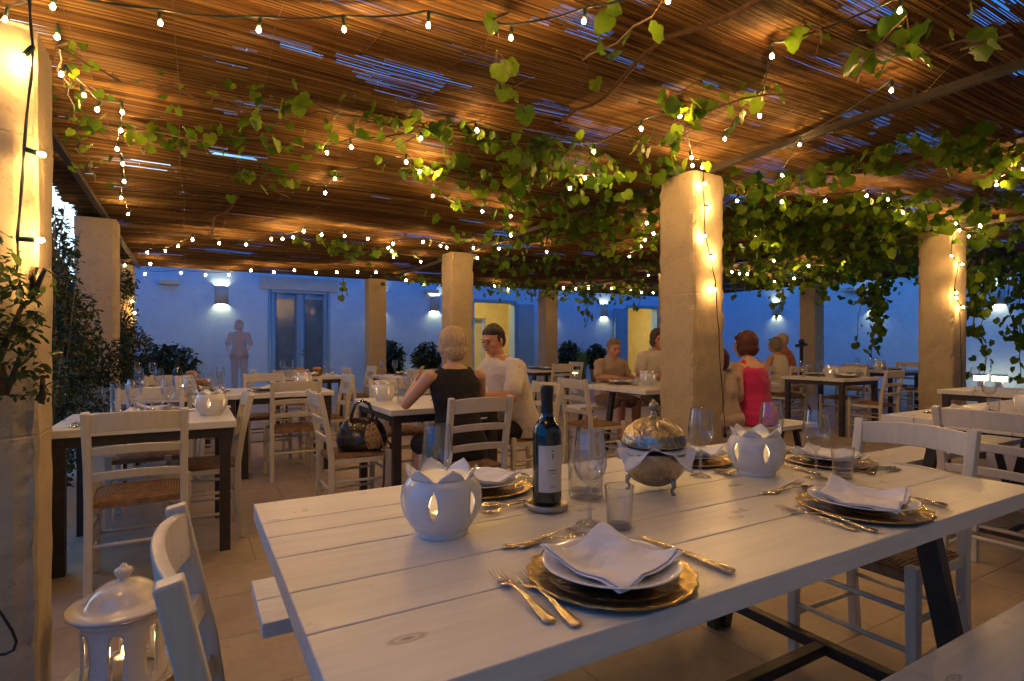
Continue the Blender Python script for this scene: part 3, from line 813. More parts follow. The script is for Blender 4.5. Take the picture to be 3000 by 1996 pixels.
def make_wine():
    r = empty('wine_glass'); n = 36
    outer = [(.0335, 0), (.034, .0015), (.02, .004), (.006, .009), (.0042, .02), (.0038, .06), (.0045, .088), (.009, .097), (.024, .108), (.036, .124), (.0405, .145), (.0395, .17), (.036, .195), (.0325, .222)]
    b = MB(); b.lathe(outer, n); b.obj('bowl', M['glass'], r)
    inner = [(.0318, .222), (.0385, .17), (.0393, .145), (.034, .125), (.02, .1115), (.0005, .104)]
    b = MB(); b.lathe(inner, n); b.obj('bowl_lining', M['glass'], r)
    b = MB(); b.tube([(.03215*math.cos(a), .03215*math.sin(a), .2222) for a in np.linspace(0, 2*PI, 37)], .0009, 6, False); b.obj('rim', M['glassbase'], r)
    b = MB(); b.lathe([(.0335, .0), (.034, .0016), (.018, .0045), (.004, .010), (.0034, .05), (.004, .09)], n); b.obj('foot', M['glassbase'], r)
    return r
def wine(x, y, lab, z=.75, sc=1): return place('wine', make_wine, x, y, z, rnd.random()*6, lab, 'wine glass', 'clear stemmed wine glasses', sc)
def make_tumbler():
    r = empty('tumbler'); n = 32
    b = MB(); b.lathe([(.0, .001), (.027, .001), (.029, .004), (.0345, .1)], n); b.obj('glass_wall', M['glass'], r)
    b = MB(); b.lathe([(.0333, .1), (.0275, .012), (.0, .010)], n); b.obj('glass_lining', M['glass'], r)
    b = MB(); b.lathe([(.0, .001), (.0275, .001), (.0285, .004), (.0275, .011), (0, .0105)], n); b.obj('glass_base', M['glassbase'], r)
    b = MB(); b.tube([(.034*math.cos(a), .034*math.sin(a), .1) for a in np.linspace(0, 2*PI, 33)], .0008, 6, False); b.obj('rim', M['glassbase'], r)
    return r
def tumbler(x, y, lab, z=.75): return place('tumbler', make_tumbler, x, y, z, 0, lab, 'tumbler', 'short clear water tumblers')
def make_charger():
    r = empty('charger_plate'); n = 72
    def fn(rr, z, a, i): return (rr+(.0028*math.cos(a*20) if i > 5 else 0), z+(.0008*math.cos(a*20) if i > 5 else 0))
    b = MB(); b.lathe([(.0005, .003), (.09, .003), (.108, .004), (.118, .008), (.124, .0095), (.130, .009), (.142, .011), (.151, .0135), (.155, .0125), (.154, .009), (.12, .003), (.1, .0), (.0, .0)], n, fn=fn)
    b.obj('dish', M['charger'], r); return r
def make_plate():
    r = empty('dinner_plate'); n = 64
    b = MB(); b.lathe([(.0005, .008), (.07, .008), (.085, .012), (.095, .019), (.118, .024), (.1265, .026), (.128, .0245), (.12, .021), (.095, .0135), (.07, .003), (.062, 0), (.0, .001)], n)
    b.obj('dish', M['plate'], r); return r
def make_napkin(k=0):
    def f():
        r = empty('folded_napkin'); rr = random.Random(40+k)
        for L, (sz, dz, rot) in enumerate(((.094, 0, 0), (.089, .0045, .06))):
            b = MB(); n = 26; vs = []; fs = []
            for j in range(n+1):
                for i in range(n+1):
                    x = (-1+2*i/n)*sz; y = (-1+2*j/n)*sz
                    X = (x*math.cos(.785+rot)-y*math.sin(.785+rot)); Y = (x*math.sin(.785+rot)+y*math.cos(.785+rot))
                    d = math.hypot(X, Y)
                    z = .012+dz+.020*min(1, d/.12)**2
                    z += .022*max(0, (Y-.05)/.09)**1.3+.012*max(0, (abs(X)-.07)/.06)
                    z -= .014*max(0, (-Y-.085)/.05)
                    z += .005*math.sin(X*34+k*2+Y*15)*math.exp(-(Y/.09)**2)+.007*noise.noise(Vector((X*17, Y*17, k*3.1)))+.003*noise.noise(Vector((X*45, Y*45, k*5.1)))
                    vs.append((X, Y, z))
            for j in range(n):
                for i in range(n): fs.append((j*(n+1)+i, j*(n+1)+i+1, (j+1)*(n+1)+i+1, (j+1)*(n+1)+i))
            b.add(vs, fs, True); b.obj('linen_layer', M['napkin'], r, solid=.0032, sub=1)
        return r
    return f
def prof_bar(b, st, n=10):
    """flattened elliptical bar along y: (y, halfwidth, z, halfthick)"""
    vs = []; fs = []
    for (y, w, z, t) in st: w *= 1.18; t *= 1.25; vs += [(w*math.cos(2*PI*k/n), y, z+t*math.sin(2*PI*k/n)) for k in range(n)]
    for i in range(len(st)-1):
        for k in range(n): fs.append((i*n+k, (i+1)*n+k, (i+1)*n+(k+1) % n, i*n+(k+1) % n))
    fs += [tuple(range(n)), tuple(reversed(range((len(st)-1)*n, len(st)*n)))]
    return b.add(vs, fs, True)
HANDLE = [(-.105, .004, .003, .0015), (-.103, .0085, .003, .002), (-.094, .0105, .0035, .0025), (-.088, .008, .0035, .003), (-.080, .0095, .004, .0022), (-.05, .006, .006, .002), (-.035, .0045, .008, .002), (-.028, .0055, .0085, .0024), (-.02, .0035, .009, .002)]
def make_fork():
    r = empty('fork'); b = MB()
    prof_bar(b, HANDLE+[(.02, .0028, .010, .0016), (.035, .004, .008, .0014), (.043, .010, .006, .0012), (.052, .0125, .0045, .001), (.060, .0125, .0045, .001)])
    for k in range(4):
        x = -.0105+.007*k; b.tube([(x, .058, .0045), (x*1.02, .08, .005), (x*1.02, .104, .009)], [.0014, .0013, .0006], 6)
    b.obj('utensil', M['cutlery'], r); return r
def make_spoon():
    r = empty('spoon'); b = MB()
    prof_bar(b, HANDLE+[(.02, .0028, .010, .0016), (.04, .004, .007, .0014), (.05, .008, .005, .0012)])
    vs = []; fs = []; n = 18; m = 7
    for i in range(m+1):
        t = i/m
        for k in range(n): a = 2*PI*k/n; vs.append((.018*t*math.cos(a), .072+.028*t*math.sin(a), .0015+.007*t*t))
    for i in range(m):
        for k in range(n): fs.append((i*n+k, i*n+(k+1) % n, (i+1)*n+(k+1) % n, (i+1)*n+k))
    b.add(vs, fs, True); b.obj('utensil', M['cutlery'], r); return r
def make_knife():
    r = empty('table_knife'); b = MB()
    prof_bar(b, [(-.118, .003, .006, .002), (-.116, .0095, .006, .004), (-.105, .011, .0065, .0048), (-.095, .0085, .0065, .005), (-.085, .0095, .0065, .0045), (-.05, .007, .0065, .0045), (-.02, .006, .006, .004), (-.012, .0075, .006, .0045), (-.006, .005, .006, .003)])
    b.add([(-.007, -.006, .005), (.006, -.006, .005), (.009, .03, .004), (.009, .09, .003), (.004, .118, .003), (-.006, .124, .003), (-.008, .09, .003), (-.007, .03, .004),
           (-.007, -.006, .0065), (.006, -.006, .0065), (.009, .03, .005), (.009, .09, .004), (.004, .118, .0038), (-.006, .124, .0038), (-.008, .09, .004), (-.007, .03, .005)],
          [(7, 6, 5, 4, 3, 2, 1, 0), (8, 9, 10, 11, 12, 13, 14, 15)]+[(i, (i+1) % 8, 8+(i+1) % 8, 8+i) for i in range(8)])
    b.obj('utensil', M['cutlery'], r); return r
def setting(x, y, rz, who, nap=0, full=True, z=.75, cut=True):
    """place setting; diner sits towards local -y"""
    c, s = math.cos(R(rz)), math.sin(R(rz))
    def L(a, d): return x+a*c-d*s, y+a*s+d*c
    place('charger', make_charger, x, y, z+.001, R(rz), 'brass charger plate '+who, 'charger plate', 'brass charger plates')
    place('plate', make_plate, x, y, z+.009, R(rz), 'white dinner plate '+who, 'plate', 'white dinner plates')
    place('napkin%d' % nap, make_napkin(nap), x, y, z+.009, R(rz-34+(0, 5, -6)[nap]), 'folded white napkin '+who, 'napkin', 'folded white napkins')
    if cut:
        for k, dx in enumerate((-.187, -.156)):
            a = L(dx, .015-.03*k); place('fork', make_fork, a[0], a[1], z+.001, R(rz-3-2*k), ('outer' if k == 0 else 'inner')+' gilt fork '+who, 'fork', 'gilt table forks')
        a = L(.2, .01); place('knife', make_knife, a[0], a[1], z+.001, R(rz+2), 'gilt knife '+who, 'knife', 'gilt table knives')
        a = L(.0, .205); place('spoon', make_spoon, a[0], a[1], z+.001, R(rz-90-12), 'gilt dessert spoon '+who, 'spoon', 'gilt dessert spoons')
        a = L(.03, .23); place('fork', make_fork, a[0], a[1], z+.001, R(rz-90+12), 'gilt dessert fork '+who, 'fork', 'gilt table forks')
setting(.675, .803, 0, 'in the middle of the near edge of the large table', 0)
setting(1.526, .806, 0, 'near the right end of the near edge of the large table', 1)
setting(.76, 1.50, 180, 'behind the large flower lantern', 2)
setting(1.62, 1.47, 180, 'on the far side behind the silver domed bowl', 0)
setting(2.03, 1.19, 90, 'at the right end of the large table', 1)
lantern(.50, 1.19, 116, 'large looking flower lantern on the left of the large laid table')
lantern(1.645, 1.21, 116, 'flower lantern on the right half of the large laid table, behind the second plate')
wine(.835, 1.07, 'wine glass right of the wine bottle, before the glass jug')
wine(.56, 1.36, 'wine glass standing behind the large flower lantern')
wine(1.452, 1.275, 'wine glass between the silver domed bowl and the second flower lantern')
wine(1.84, 1.29, 'wine glass directly behind the second flower lantern, before the pink dress')
wine(1.756, 1.07, 'wine glass right of the second flower lantern')
tumbler(.875, 1.01, 'clear tumbler behind the nearest napkin')
tumbler(1.836, 1.03, 'clear tumbler between the right hand plates')
# bottle and coaster
def make_bottle():
    r = empty('wine_bottle'); n = 40
    b = MB(); b.lathe([(.0, .002), (.034, .002), (.0375, .006), (.038, .02), (.038, .19), (.036, .205), (.028, .222), (.0175, .236), (.0155, .25), (.0155, .262)], n); b.obj('bottle_glass', M['bottle'], r)
    b = MB(); b.lathe([(.0158, .238), (.0162, .245), (.0155, .28), (.016, .297), (.0172, .299), (.0172, .316), (.0155, .319), (.0, .319)], n); b.obj('capsule', M['foil'], r)
    def arc(a0, a1, z0, z1, rad, name, mat, k=16):
        q = MB(); vs = []
        for i in range(k+1):
            a = R(a0+(a1-a0)*i/k); vs += [(rad*math.cos(a), rad*math.sin(a), z0), (rad*math.cos(a), rad*math.sin(a), z1)]
        q.add(vs, [(2*i, 2*i+2, 2*i+3, 2*i+1) for i in range(k)], True); return q
    lb = arc(-158, -45, .045, .165, .0386, 'label', M['label']).obj('label', M['label'], r)
    q = MB()
    for (a0, a1, z0, z1) in ((-106, -96, .150, .154), (-118, -84, .100, .1035), (-114, -88, .093, .095), (-109, -93, .062, .064), (-116, -86, .057, .0585), (-104, -98, .131, .145)):
        o2 = arc(a0, a1, z0, z1, .0389, '', None, 6); q.add(o2.v, o2.f, True)
    q.obj('print', M['ink'], lb)
    return r
place('bottle', make_bottle, .814, 1.225, .757, R(0), 'dark red wine bottle with a cream label on the large table', 'bottle')
cb = MB(); cb.lathe([(.0, .0), (.05, .0), (.054, .004), (.056, .018), (.053, .019), (.051, .008), (.048, .006), (.0, .006)], 40)
tag(cb.obj('bottle_coaster', M['coaster'], loc=(.814, 1.225, .7505)), 'round pewter coaster under the wine bottle', 'coaster')
def make_jug():
    r = empty('glass_jug'); n = 36
    b = MB(); b.lathe([(.0, .002), (.046, .002), (.049, .008), (.0505, .1), (.049, .17), (.051, .192)], n); b.obj('jug_wall', M['glass'], r)
    b = MB(); b.lathe([(.0495, .192), (.0475, .17), (.0488, .1), (.0465, .022), (.0, .02)], n); b.obj('jug_lining', M['glass'], r)
    b = MB(); b.lathe([(.0, .002), (.046, .002), (.0485, .008), (.047, .02), (.0, .0195)], n); b.obj('jug_base', M['glassbase'], r)
    b = MB(); b.tube([(.05, 0, .165), (.066, 0, .172), (.082, 0, .16), (.086, 0, .13), (.083, 0, .1), (.07, 0, .078), (.05, 0, .072)], [.005, .0065, .0075, .0075, .007, .006, .005], 10); b.obj('handle', M['glassbase'], r)
    b = MB(); b.tube([(.0505*math.cos(a), .0505*math.sin(a), .192) for a in np.linspace(0, 2*PI, 37)], .0013, 6, False); b.obj('rim', M['glassbase'], r)
    return r
place('jug', make_jug, .97, 1.263, .75, R(18), 'tall clear glass jug with a handle behind the wine glass', 'jug')
def make_bowl():
    r = empty('domed_bread_bowl'); n = 56
    def flute(rr, z, a, i): return (rr*(1+.012*math.cos(a*16)), z)
    b = MB(); b.lathe([(.0, .016), (.035, .017), (.062, .030), (.082, .055), (.092, .085), (.0955, .110), (.097, .118), (.093, .118), (.088, .09), (.06, .035), (.0, .022)], n, fn=flute); b.obj('bowl', M['silver'], r)
    for k in range(3):
        a = R(-110+120*k); ca, sa = math.cos(a), math.sin(a); b = MB()
        b.tube([(rr*ca, rr*sa, z) for rr, z in ((.066, .046), (.078, .038), (.080, .024), (.072, .012), (.077, .003), (.084, .001))], [.008, .0085, .006, .0045, .0055, .004], 8); b.obj('foot', M['silver'], r)
    pr = [(.09, .135), (.0925, .138), (.0915, .15), (.086, .168), (.074, .186), (.056, .200), (.036, .209), (.02, .214), (.012, .218), (.009, .226)]
    fine = [pr[0], pr[1]]
    for q0, q1 in zip(pr[1:8], pr[2:9]):
        for k in range(1, 9): fine.append((q0[0]+(q1[0]-q0[0])*k/8, q0[1]+(q1[1]-q0[1])*k/8))
    fine += pr[9:]
    def fl2(rr, z, a, i):
        if rr < .018 or z < .14: return rr, z
        t = (z-.138)/.076; sw = abs(math.sin(a*4+t*3.2)); rings = math.sin((sw*1.3+t*.6)*26)
        d = .0016*rings*(1-.5*t)+.0022*(1-sw)**3
        return rr+d*(1-t*.6), z+d*t
    b = MB(); b.lathe(fine, 224, fn=fl2); d = b.obj('dome_lid', M['silver'], r)
    b = MB(); b.lathe([(.009, .224), (.013, .227), (.007, .231), (.006, .235), (.013, .241), (.0155, .249), (.013, .257), (.006, .263), (.004, .268), (.0, .272)], 20); b.obj('knob', M['silver'], d)
    b = MB(); vs = []; fs = []; n2 = 96; rows = 9
    for i in range(rows):
        t = i/(rows-1)
        for k in range(n2):
            a = 2*PI*k/n2; fold = .5+.5*math.cos(4*a+.7); w = noise.noise(Vector((math.cos(a)*4, math.sin(a)*4, t*2)))
            rr = .080+t*(.024+.022*fold)+.006*math.sin(a*13)*t+.006*w; z = .128-t*(.006+.050*fold*fold)+.008*math.sin(a*9+1)*t*(1-fold)+.014*(1-fold)*t
            vs.append((rr*math.cos(a), rr*math.sin(a), z))
    for i in range(rows-1):
        for k in range(n2): fs.append((i*n2+k, i*n2+(k+1) % n2, (i+1)*n2+(k+1) % n2, (i+1)*n2+k))
    b.add(vs, fs, True); b.obj('cloth_lining', M['napkin'], r, solid=.0022)
    return r
place('dome', make_bowl, 1.2, 1.23, .75, R(20), 'ornate silver bread bowl with domed lid and a white cloth', 'bread bowl')

# settings on the other tables
def dressing(u0, v0, wu, wv, who, n=2, lant=True, far=False, gl=3, seed=0, tall=0):
    q = random.Random(seed); cx, cy = u0+wu/2, v0+wv/2
    pos = [(cx-.02, v0+.2, 0), (cx+.02, v0+wv-.2, 180), (u0+wu-.2, cy, 90), (u0+.2, cy, -90)][:n]
    side = ['on the near side', 'on the far side', 'on the right side', 'on the left side']
    for i, (x, y, a) in enumerate(pos):
        setting(x, y, a, side[i]+' of '+who, q.randrange(3), cut=not far)
    if lant: lantern(u0+wu*.5, cy, q.random()*90, 'small flower lantern on '+who)
    spots = [(u0+.1, cy+.18), (u0+wu-.12, cy-.2), (cx-.18, cy+.05), (cx+.2, cy+.02), (u0+wu-.12, cy+.25), (u0+.13, cy-.2), (cx-.05, cy-.22+.1)]
    nm = ['first', 'second', 'third', 'fourth', 'fifth', 'sixth', 'seventh']
    for i in range(gl):
        x, y = spots[i]
        (wine if i % 2 == 0 else tumbler)(x, y, nm[i]+(' wine glass' if i % 2 == 0 else ' tumbler')+' counted on '+who)
setting(-.36, 3.78, 0, 'with tilted napkin on the crowded left pillar table', 1)
lantern(.11, 3.93, 20, 'flower lantern at the corner of the crowded table by the left pillar')
T1 = 'the crowded left pillar table'
wine(-.12, 4.05, 'upright wine glass in the middle of '+T1); tumbler(-.17, 3.86, 'water tumbler in the middle of '+T1); wine(-.3, 4.12, 'wine glass farther back on '+T1)
tumbler(-.08, 3.75, 'water tumbler near the front edge of '+T1); wine(.0, 4.2, 'wine glass at the rear right of '+T1); tumbler(-.26, 3.97, 'water tumbler behind the napkin on '+T1)
setting(-.2, 4.22, 180, 'at the rear of the crowded left pillar table', 2, cut=False)
dressing(-.5, 5.4, .87, .85, 'the second table of the left row', 3, True, True, 6, 2)
dressing(-.64, 7.3, .87, .85, 'the farthest table of the left row', 2, False, True, 5, 3)
setting(.6, 5.7, -90, 'on the table behind the empty centre left chair', 0, cut=False)
wine(.85, 5.95, 'wine glass on the table behind the empty centre left chair'); lantern(1.0, 5.98, 40, 'flower lantern on the table behind the empty centre left chair')
dressing(1.05, 8.0, .85, .85, 'the far table before the double door', 2, False, True, 5, 5)
dressing(2.3, 7.3, .85, .85, 'the far table left of the couple', 2, False, True, 4, 6)
lantern(1.31, 4.27, 35, 'flower lantern on the table of the seated couple'); T3 = 'the table of the seated couple'
tumbler(1.42, 4.05, 'tall water tumbler on '+T3); wine(1.5, 4.25, 'wine glass on '+T3); wine(1.78, 4.3, 'second wine glass on '+T3); tumbler(1.7, 4.02, 'tumbler before the man on '+T3)
dressing(5.1, 8.1, .85, .85, 'the far table behind the white shirted man', 2, False, True, 2, 8)
lantern(4.35, 4.55, 30, 'flower lantern on the table of the group behind the tall pillar'); T4 = 'the group table behind the tall pillar'
setting(4.15, 4.78, 180, 'by the child on '+T4, 1, cut=False); tumbler(4.12, 4.5, 'tumbler by the lantern on '+T4); wine(4.75, 4.6, 'wine glass on '+T4); wine(5.2, 4.3, 'wine glass by the woman in pink on '+T4)
dressing(7.25, 4.05, .9, .87, 'the thin legged table near the right pillar', 3, True, True, 3, 9)
dressing(10.2, 4.9, 1.0, .87, 'the candlelit table by the side wall', 2, True, True, 5, 10)
dressing(7.5, 5.95, .95, .85, 'the table of the white and orange people', 1, True, True, 3, 11)
T6 = 'the plank table at the right photo edge'
setting(4.15, 1.57, -90, 'on '+T6, 0, cut=True); lantern(4.47, 1.36, 10, 'flower lantern cut by the right photo edge'); tumbler(4.32, 1.5, 'water tumbler on '+T6); wine(4.6, 1.62, 'wine glass on '+T6)
dressing(6.35, 1.75, .9, .9, 'the table beyond the right plank table', 1, False, True, 2, 12)
def make_basket():
    r = empty('bread_basket'); b = MB(); b.lathe([(.0, .004), (.07, .004), (.085, .03), (.1, .08), (.103, .083), (.096, .08), (.08, .03), (.06, .01), (0, .01)], 28); b.obj('basket', M['basket'], r)
    for k, (x, y, a) in enumerate(((-.03, 0, .4), (.035, .02, 1.6), (.0, -.035, 2.7))):
        b = MB(); b.ell((x, y, .09), (.05, .03, .028), Matrix.Rotation(a, 3, 'Z')); b.obj('bread_roll', M['bread'], r)
    return r
for (x, y, lab) in ((1.35, 8.35, 'bread basket on the far table before the double door'), (1.6, 8.5, 'second bread basket farther right on the far table before the double door'), (.08, 6.0, 'bread basket with golden rolls on the second table of the left row'), (.0, 7.9, 'bread basket at the rear of the farthest table of the left row')):
    place('basket', make_basket, x, y, .75, rnd.random()*3, lab, 'bread basket', 'wicker bread baskets')
bb = MB(); bb.lathe([(.0, .002), (.03, .002), (.055, .03), (.062, .06), (.059, .06), (.05, .03), (0, .01)], 24); tag(bb.obj('blue_bowl', M['bluecup'], loc=(-.08, 5.9, .75)), 'small blue glazed bowl on the second table of the left row', 'bowl')
# candles on the far table
for k, (x, y) in enumerate(((10.35, 5.6), (10.95, 5.5))):
    r = empty('tea_light', (x, y, .75)); tag(r, ('left' if k == 0 else 'right')+' tea light in a glass on the candlelit table by the side wall', 'candle', 'tea lights')
    b = MB(); b.lathe([(0, .0), (.03, .0), (.034, .08)], 20); b.obj('cup', M['glass'], r); b = MB(); b.lathe([(0, .02), (.02, .02), (.02, .002)], 14); b.obj('wax', M['candle'], r)
    b = MB(); b.ell((0, 0, .04), (.012, .012, .02), None, 8, 6); b.obj('flame', M['flame'], r)

# ---------------------------------------------------------------- floor lantern
def make_floor_lantern():
    r = empty('ceramic_lantern'); NW = 7
    b = MB(); b.lathe([(.0, .012), (.13, .012), (.155, .02), (.172, .036), (.176, .04), (.176, .032), (.16, .012), (.12, .0), (.0, .0)], 56); b.obj('saucer', M['ceramic2'], r)
    z0, z1 = .014, .262
    cols = []
    for h in range(NW):
        c = 2*PI*h/NW; cols += [(c, -1, 0), (c, 1, 0)]+[(c, 0, k/7) for k in range(1, 7)]
    zs = list(np.linspace(z0, .05, 4))+list(np.linspace(.055, .07, 5))+list(np.linspace(.08, .19, 12))+list(np.linspace(.2, .222, 7))+list(np.linspace(.23, z1, 4))
    def hw(z):
        if z < .055 or z > .222: return 0
        e = 1.0
        if z > .2: e = math.sqrt(max(0, 1-((z-.2)/.022)**2))
        if z < .062: e = .75
        return .155*e*(1-.22*math.cos((z-.055)/.167*2*PI-PI)*-.5)
    vs = []; fs = []
    for z in zs:
        rad = .112+.012*((z-.13)/.13)**2+(.012*max(0, (z-.24)/.02))
        for (c, sd, k) in cols:
            w = hw(z); a = c+sd*w if sd else c+w+(2*PI/NW-2*w)*k
            vs.append((rad*math.cos(a), rad*math.sin(a), z))
    nc = len(cols)
    for i in range(len(zs)-1):
        for k in range(nc):
            if cols[k][1] == -1 and (hw(zs[i]) > 0 or hw(zs[i+1]) > 0): continue
            if cols[k][1] == -1: continue
            fs.append((i*nc+k, i*nc+(k+1) % nc, (i+1)*nc+(k+1) % nc, (i+1)*nc+k))
    b.add([], []); b = MB(); b.add(vs, fs, True); o = b.obj('pierced_body', M['ceramic2'], r)
    bm = bmesh.new(); bm.from_mesh(o.data); bmesh.ops.remove_doubles(bm, verts=bm.verts, dist=3e-5); bmesh.ops.recalc_face_normals(bm, faces=bm.faces); bm.to_mesh(o.data); bm.free()
    md = o.modifiers.new('solid', 'SOLIDIFY'); md.thickness = .009; md.offset = -1
    b = MB(); b.lathe([(.11, .262), (.15, .268), (.166, .277), (.168, .284), (.160, .289), (.135, .288), (.115, .291), (.106, .300), (.098, .318), (.078, .340), (.05, .355), (.025, .361), (.016, .365), (.014, .372)], 56); d = b.obj('lid', M['ceramic2'], r)
    b = MB(); b.lathe([(.0145, .370), (.018, .374), (.027, .386), (.029, .394), (.024, .403), (.012, .408), (.009, .412), (.008, .417), (.0, .42)], 28); b.obj('knob', M['ceramic2'], d)
    b = MB(); b.lathe([(0, .014), (.032, .014), (.032, .09), (.026, .094), (0, .09)], 20); cn = b.obj('candle', M['candle'], r)
    b = MB(); b.ell((0, 0, .112), (.007, .007, .018), None, 10, 8); b.obj('flame', M['flame'], cn)
    return r
pl = Vector((-1.36, 1.95)); 
place('floorlantern', make_floor_lantern, pl.x*.866+pl.y*.5, -pl.x*.5+pl.y*.866, 0, R(8), 'large cream glazed ceramic lantern with slots and a domed lid on the floor', 'lantern')

# ---------------------------------------------------------------- string lights
ZB = 2.60
BM = {}
def bulbmat(sc):
    k = round(sc, 2)
    if k not in BM: BM[k] = emit('bulb_glow', (1, .56, .185), 1180/(k*k)**1.0)
    return BM[k]
def clean(p):
    m = float(roof_z(p.x, p.y))-.10
    return p
def string_lights(label, pts, scale=1.0, dirs=None, lead=None, tail=None, sag=.03):
    scale *= 1.12
    r = empty('string_light', pts[0]); tag(r, label, 'string lights', 'strings of small warm bulbs')
    o = pts[0]; b = MB(); path = []
    anchors = ([Vector(lead)] if lead else [])+[p+(Vector((0, 0, .055)) if not dirs else Vector(dirs[i])*-.05) for i, p in enumerate(pts)]+([Vector(tail)] if tail else [])
    for i in range(len(anchors)-1):
        a, c = anchors[i], anchors[i+1]; L = (c-a).length; k = max(3, min(10, int(L/.12)))
        for j in range(k):
            t = j/k; p = a.lerp(c, t); p.z -= (sag*min(L, 1.2)*4*t*(1-t)) if not dirs else 0
            path.append(p-o+Vector((rnd.gauss(0, .002), rnd.gauss(0, .002), 0)))
    path.append(anchors[-1]-o)
    b.tube(path, .0035, 5); b.tube([p+Vector((.004*math.sin(i*1.9), .004*math.cos(i*1.9), .004)) for i, p in enumerate(path)], .0025, 5); b.obj('cable', M['cable'], r)
    for i, p in enumerate(pts):
        d = (Vector(dirs[i]) if dirs else Vector((rnd.gauss(0, .15), rnd.gauss(0, .15), -1))).normalized(); q = p-o
        b = MB(); b.tube([q-d*.052, q-d*.045, q-d*.012, q-d*.008], [.004, .008, .0085, .006], 8); sk = b.obj('socket', M['socket'], r)
        b = MB(); mt = d.to_track_quat('Z', 'Y').to_matrix(); s = scale*(.95+.1*rnd.random()); b.ell(q+d*.004*s, (.0082*s, .0082*s, .0100*s), mt, 8, 6); b.obj('bulb', bulbmat(scale), sk)
    return r
def pp(c, lst, z=ZB): return [P(*S(c, x, y), z) for x, y in lst]
string_lights('string of bulbs across the top of the photo under the nearest reeds', pp(1, [(35, 130), (365, 40)])+pp(1, [(1105, 155), (1785, 200)])+pp(2, [(20, 200), (600, 170), (1170, 258), (1673, 143), (2250, 0)]))
string_lights('unseen string of bulbs added over the viewer to warm the near table', [Vector((x_, y_, 2.6)) for x_, y_ in ((-.7, .6), (-.1, .35), (.5, .2), (1.1, .1), (1.7, .05), (2.3, .1), (2.9, .2), (3.5, .4))])  # added fill: bulbs out of view that warm the near objects
string_lights('string of bulbs running down over the left pillar row to the plain stone pillar', pp(1, [(395, 250), (425, 508), (578, 652), (672, 752), (843, 770), (833, 897), (808, 1025), (845, 1128), (855, 1248), (835, 1362), (885, 1475)], 2.58), 1.1)
string_lights('string of bulbs tangled in the middle vine from the left to the tall pillar top', pp(1, [(2255, 1050)])+pp(2, [(68, 1012), (548, 952), (935, 895), (1742, 1043), (2068, 885), (2335, 795)])+pp(3, [(60, 1085), (68, 1140), (135, 1150)]), 1.1)
string_lights('string of bulbs looping through the vine left of the tall pillar', pp(2, [(1932, 1235), (1680, 1225), (1577, 1297), (1168, 1490), (972, 1457), (800, 1435), (630, 1350), (658, 1190), (537, 1180), (447, 1115)])+pp(1, [(2310, 1232), (2243, 1328)]), 1.2)
string_lights('string of bulbs climbing to the upper right above the tall pillar', pp(3, [(290, 955), (530, 795), (615, 385), (1498, 72)]))
string_lights('string of bulbs crossing the steel beam at the upper right', pp(3, [(685, 1207), (807, 995), (1440, 620)]))
string_lights('string of bulbs between the tall pillar and the right photo edge', pp(3, [(375, 1383), (685, 1388), (985, 1383), (1270, 1347), (1415, 1373), (1520, 1463), (1883, 1540), (2053, 1550), (2165, 1273), (2350, 1160)]), 1.2)
string_lights('long string of bulbs under the far reeds above the glazed double door', pp(4, [(855, 272), (1010, 185), (1133, 175), (1222, 140), (1320, 95), (1502, 122), (1688, 130), (1860, 92), (1937, 90), (2010, 80), (2083, 38), (2204, 62)])+pp(5, [(22, 72), (183, 90), (355, 125), (560, 112), (680, 138), (722, 150), (905, 155), (1080, 158), (1160, 68)]), 1.5)
string_lights('farthest string of bulbs along the roof edge before the blue lit wall', pp(4, [(1030, 262), (995, 332), (1240, 325), (1408, 340), (1568, 338), (1720, 308), (1877, 320), (2018, 306), (2166, 322), (2308, 320)])+pp(5, [(112, 318), (237, 320), (443, 375), (570, 402), (1050, 415), (1143, 438), (1522, 427), (1608, 435), (1695, 430), (1855, 432), (1988, 445), (2060, 460), (2138, 462)]), 2.0)
string_lights('short string of bulbs bunched left of the pillar behind the couple', pp(5, [(323, 153), (345, 175), (358, 215), (545, 248), (933, 222)]), 1.6)
string_lights('string of bulbs in the dark vine just left of the tall pillar shaft', pp(5, [(1408, 180), (2105, 342), (1975, 212), (2053, 143), (2083, 98), (2140, 55)])+pp(2, [(2107, 1537)]), 1.5)
string_lights('string of bulbs along the lower edge of the dense vine right of the tall pillar', pp(6, [(338, 318), (390, 330), (443, 332), (527, 292), (627, 240), (743, 282), (862, 275), (975, 298), (1105, 265)]), 1.7)
string_lights('pair of far bulbs below the dense vine, over the people in white and orange', pp(6, [(630, 387), (765, 363)]), 2.0)
string_lights('pair of bulbs inside the dense vine near the tall pillar', pp(6, [(500, 65), (605, 127)]), 1.4)
string_lights('string of bulbs right of the small bulb pillar', pp(6, [(2055, 125), (1963, 75), (2040, 5), (1897, 32), (1863, 0)]), 1.3)
pv = 3.25-.03
def on_v(c, l, v): return [ray_v(*S(c, x, y), v) for x, y in l]
string_lights('bulb cable hanging down the near pillar at the left photo edge', on_v(1, [(150, 395)], 2.17)+on_v(1, [(285, 1065)], 2.165)+on_v(4, [(270, 103)], 2.165), .75,
              [(-.5, -.15, -.8), (.9, -.35, -.3), (1, -.1, 0)], ray_v(78, -60, 2.17), ray_v(*S(4, 110, 350), 2.19))
string_lights('bulb cable hanging down the tall pillar behind the main table', on_v(3, [(150, 1265), (185, 1430)], 3.2)+on_v(6, [(153, 72), (218, 207), (224, 437)], 3.2), .95,
              [(-.3, -.5, -.6), (.6, -.5, -.5), (-.5, -.4, -.6), (.9, -.3, -.2), (.2, .2, -1)], ray_v(*S(3, 140, 1120), 3.21), ray_v(2125, 1285, 3.23))
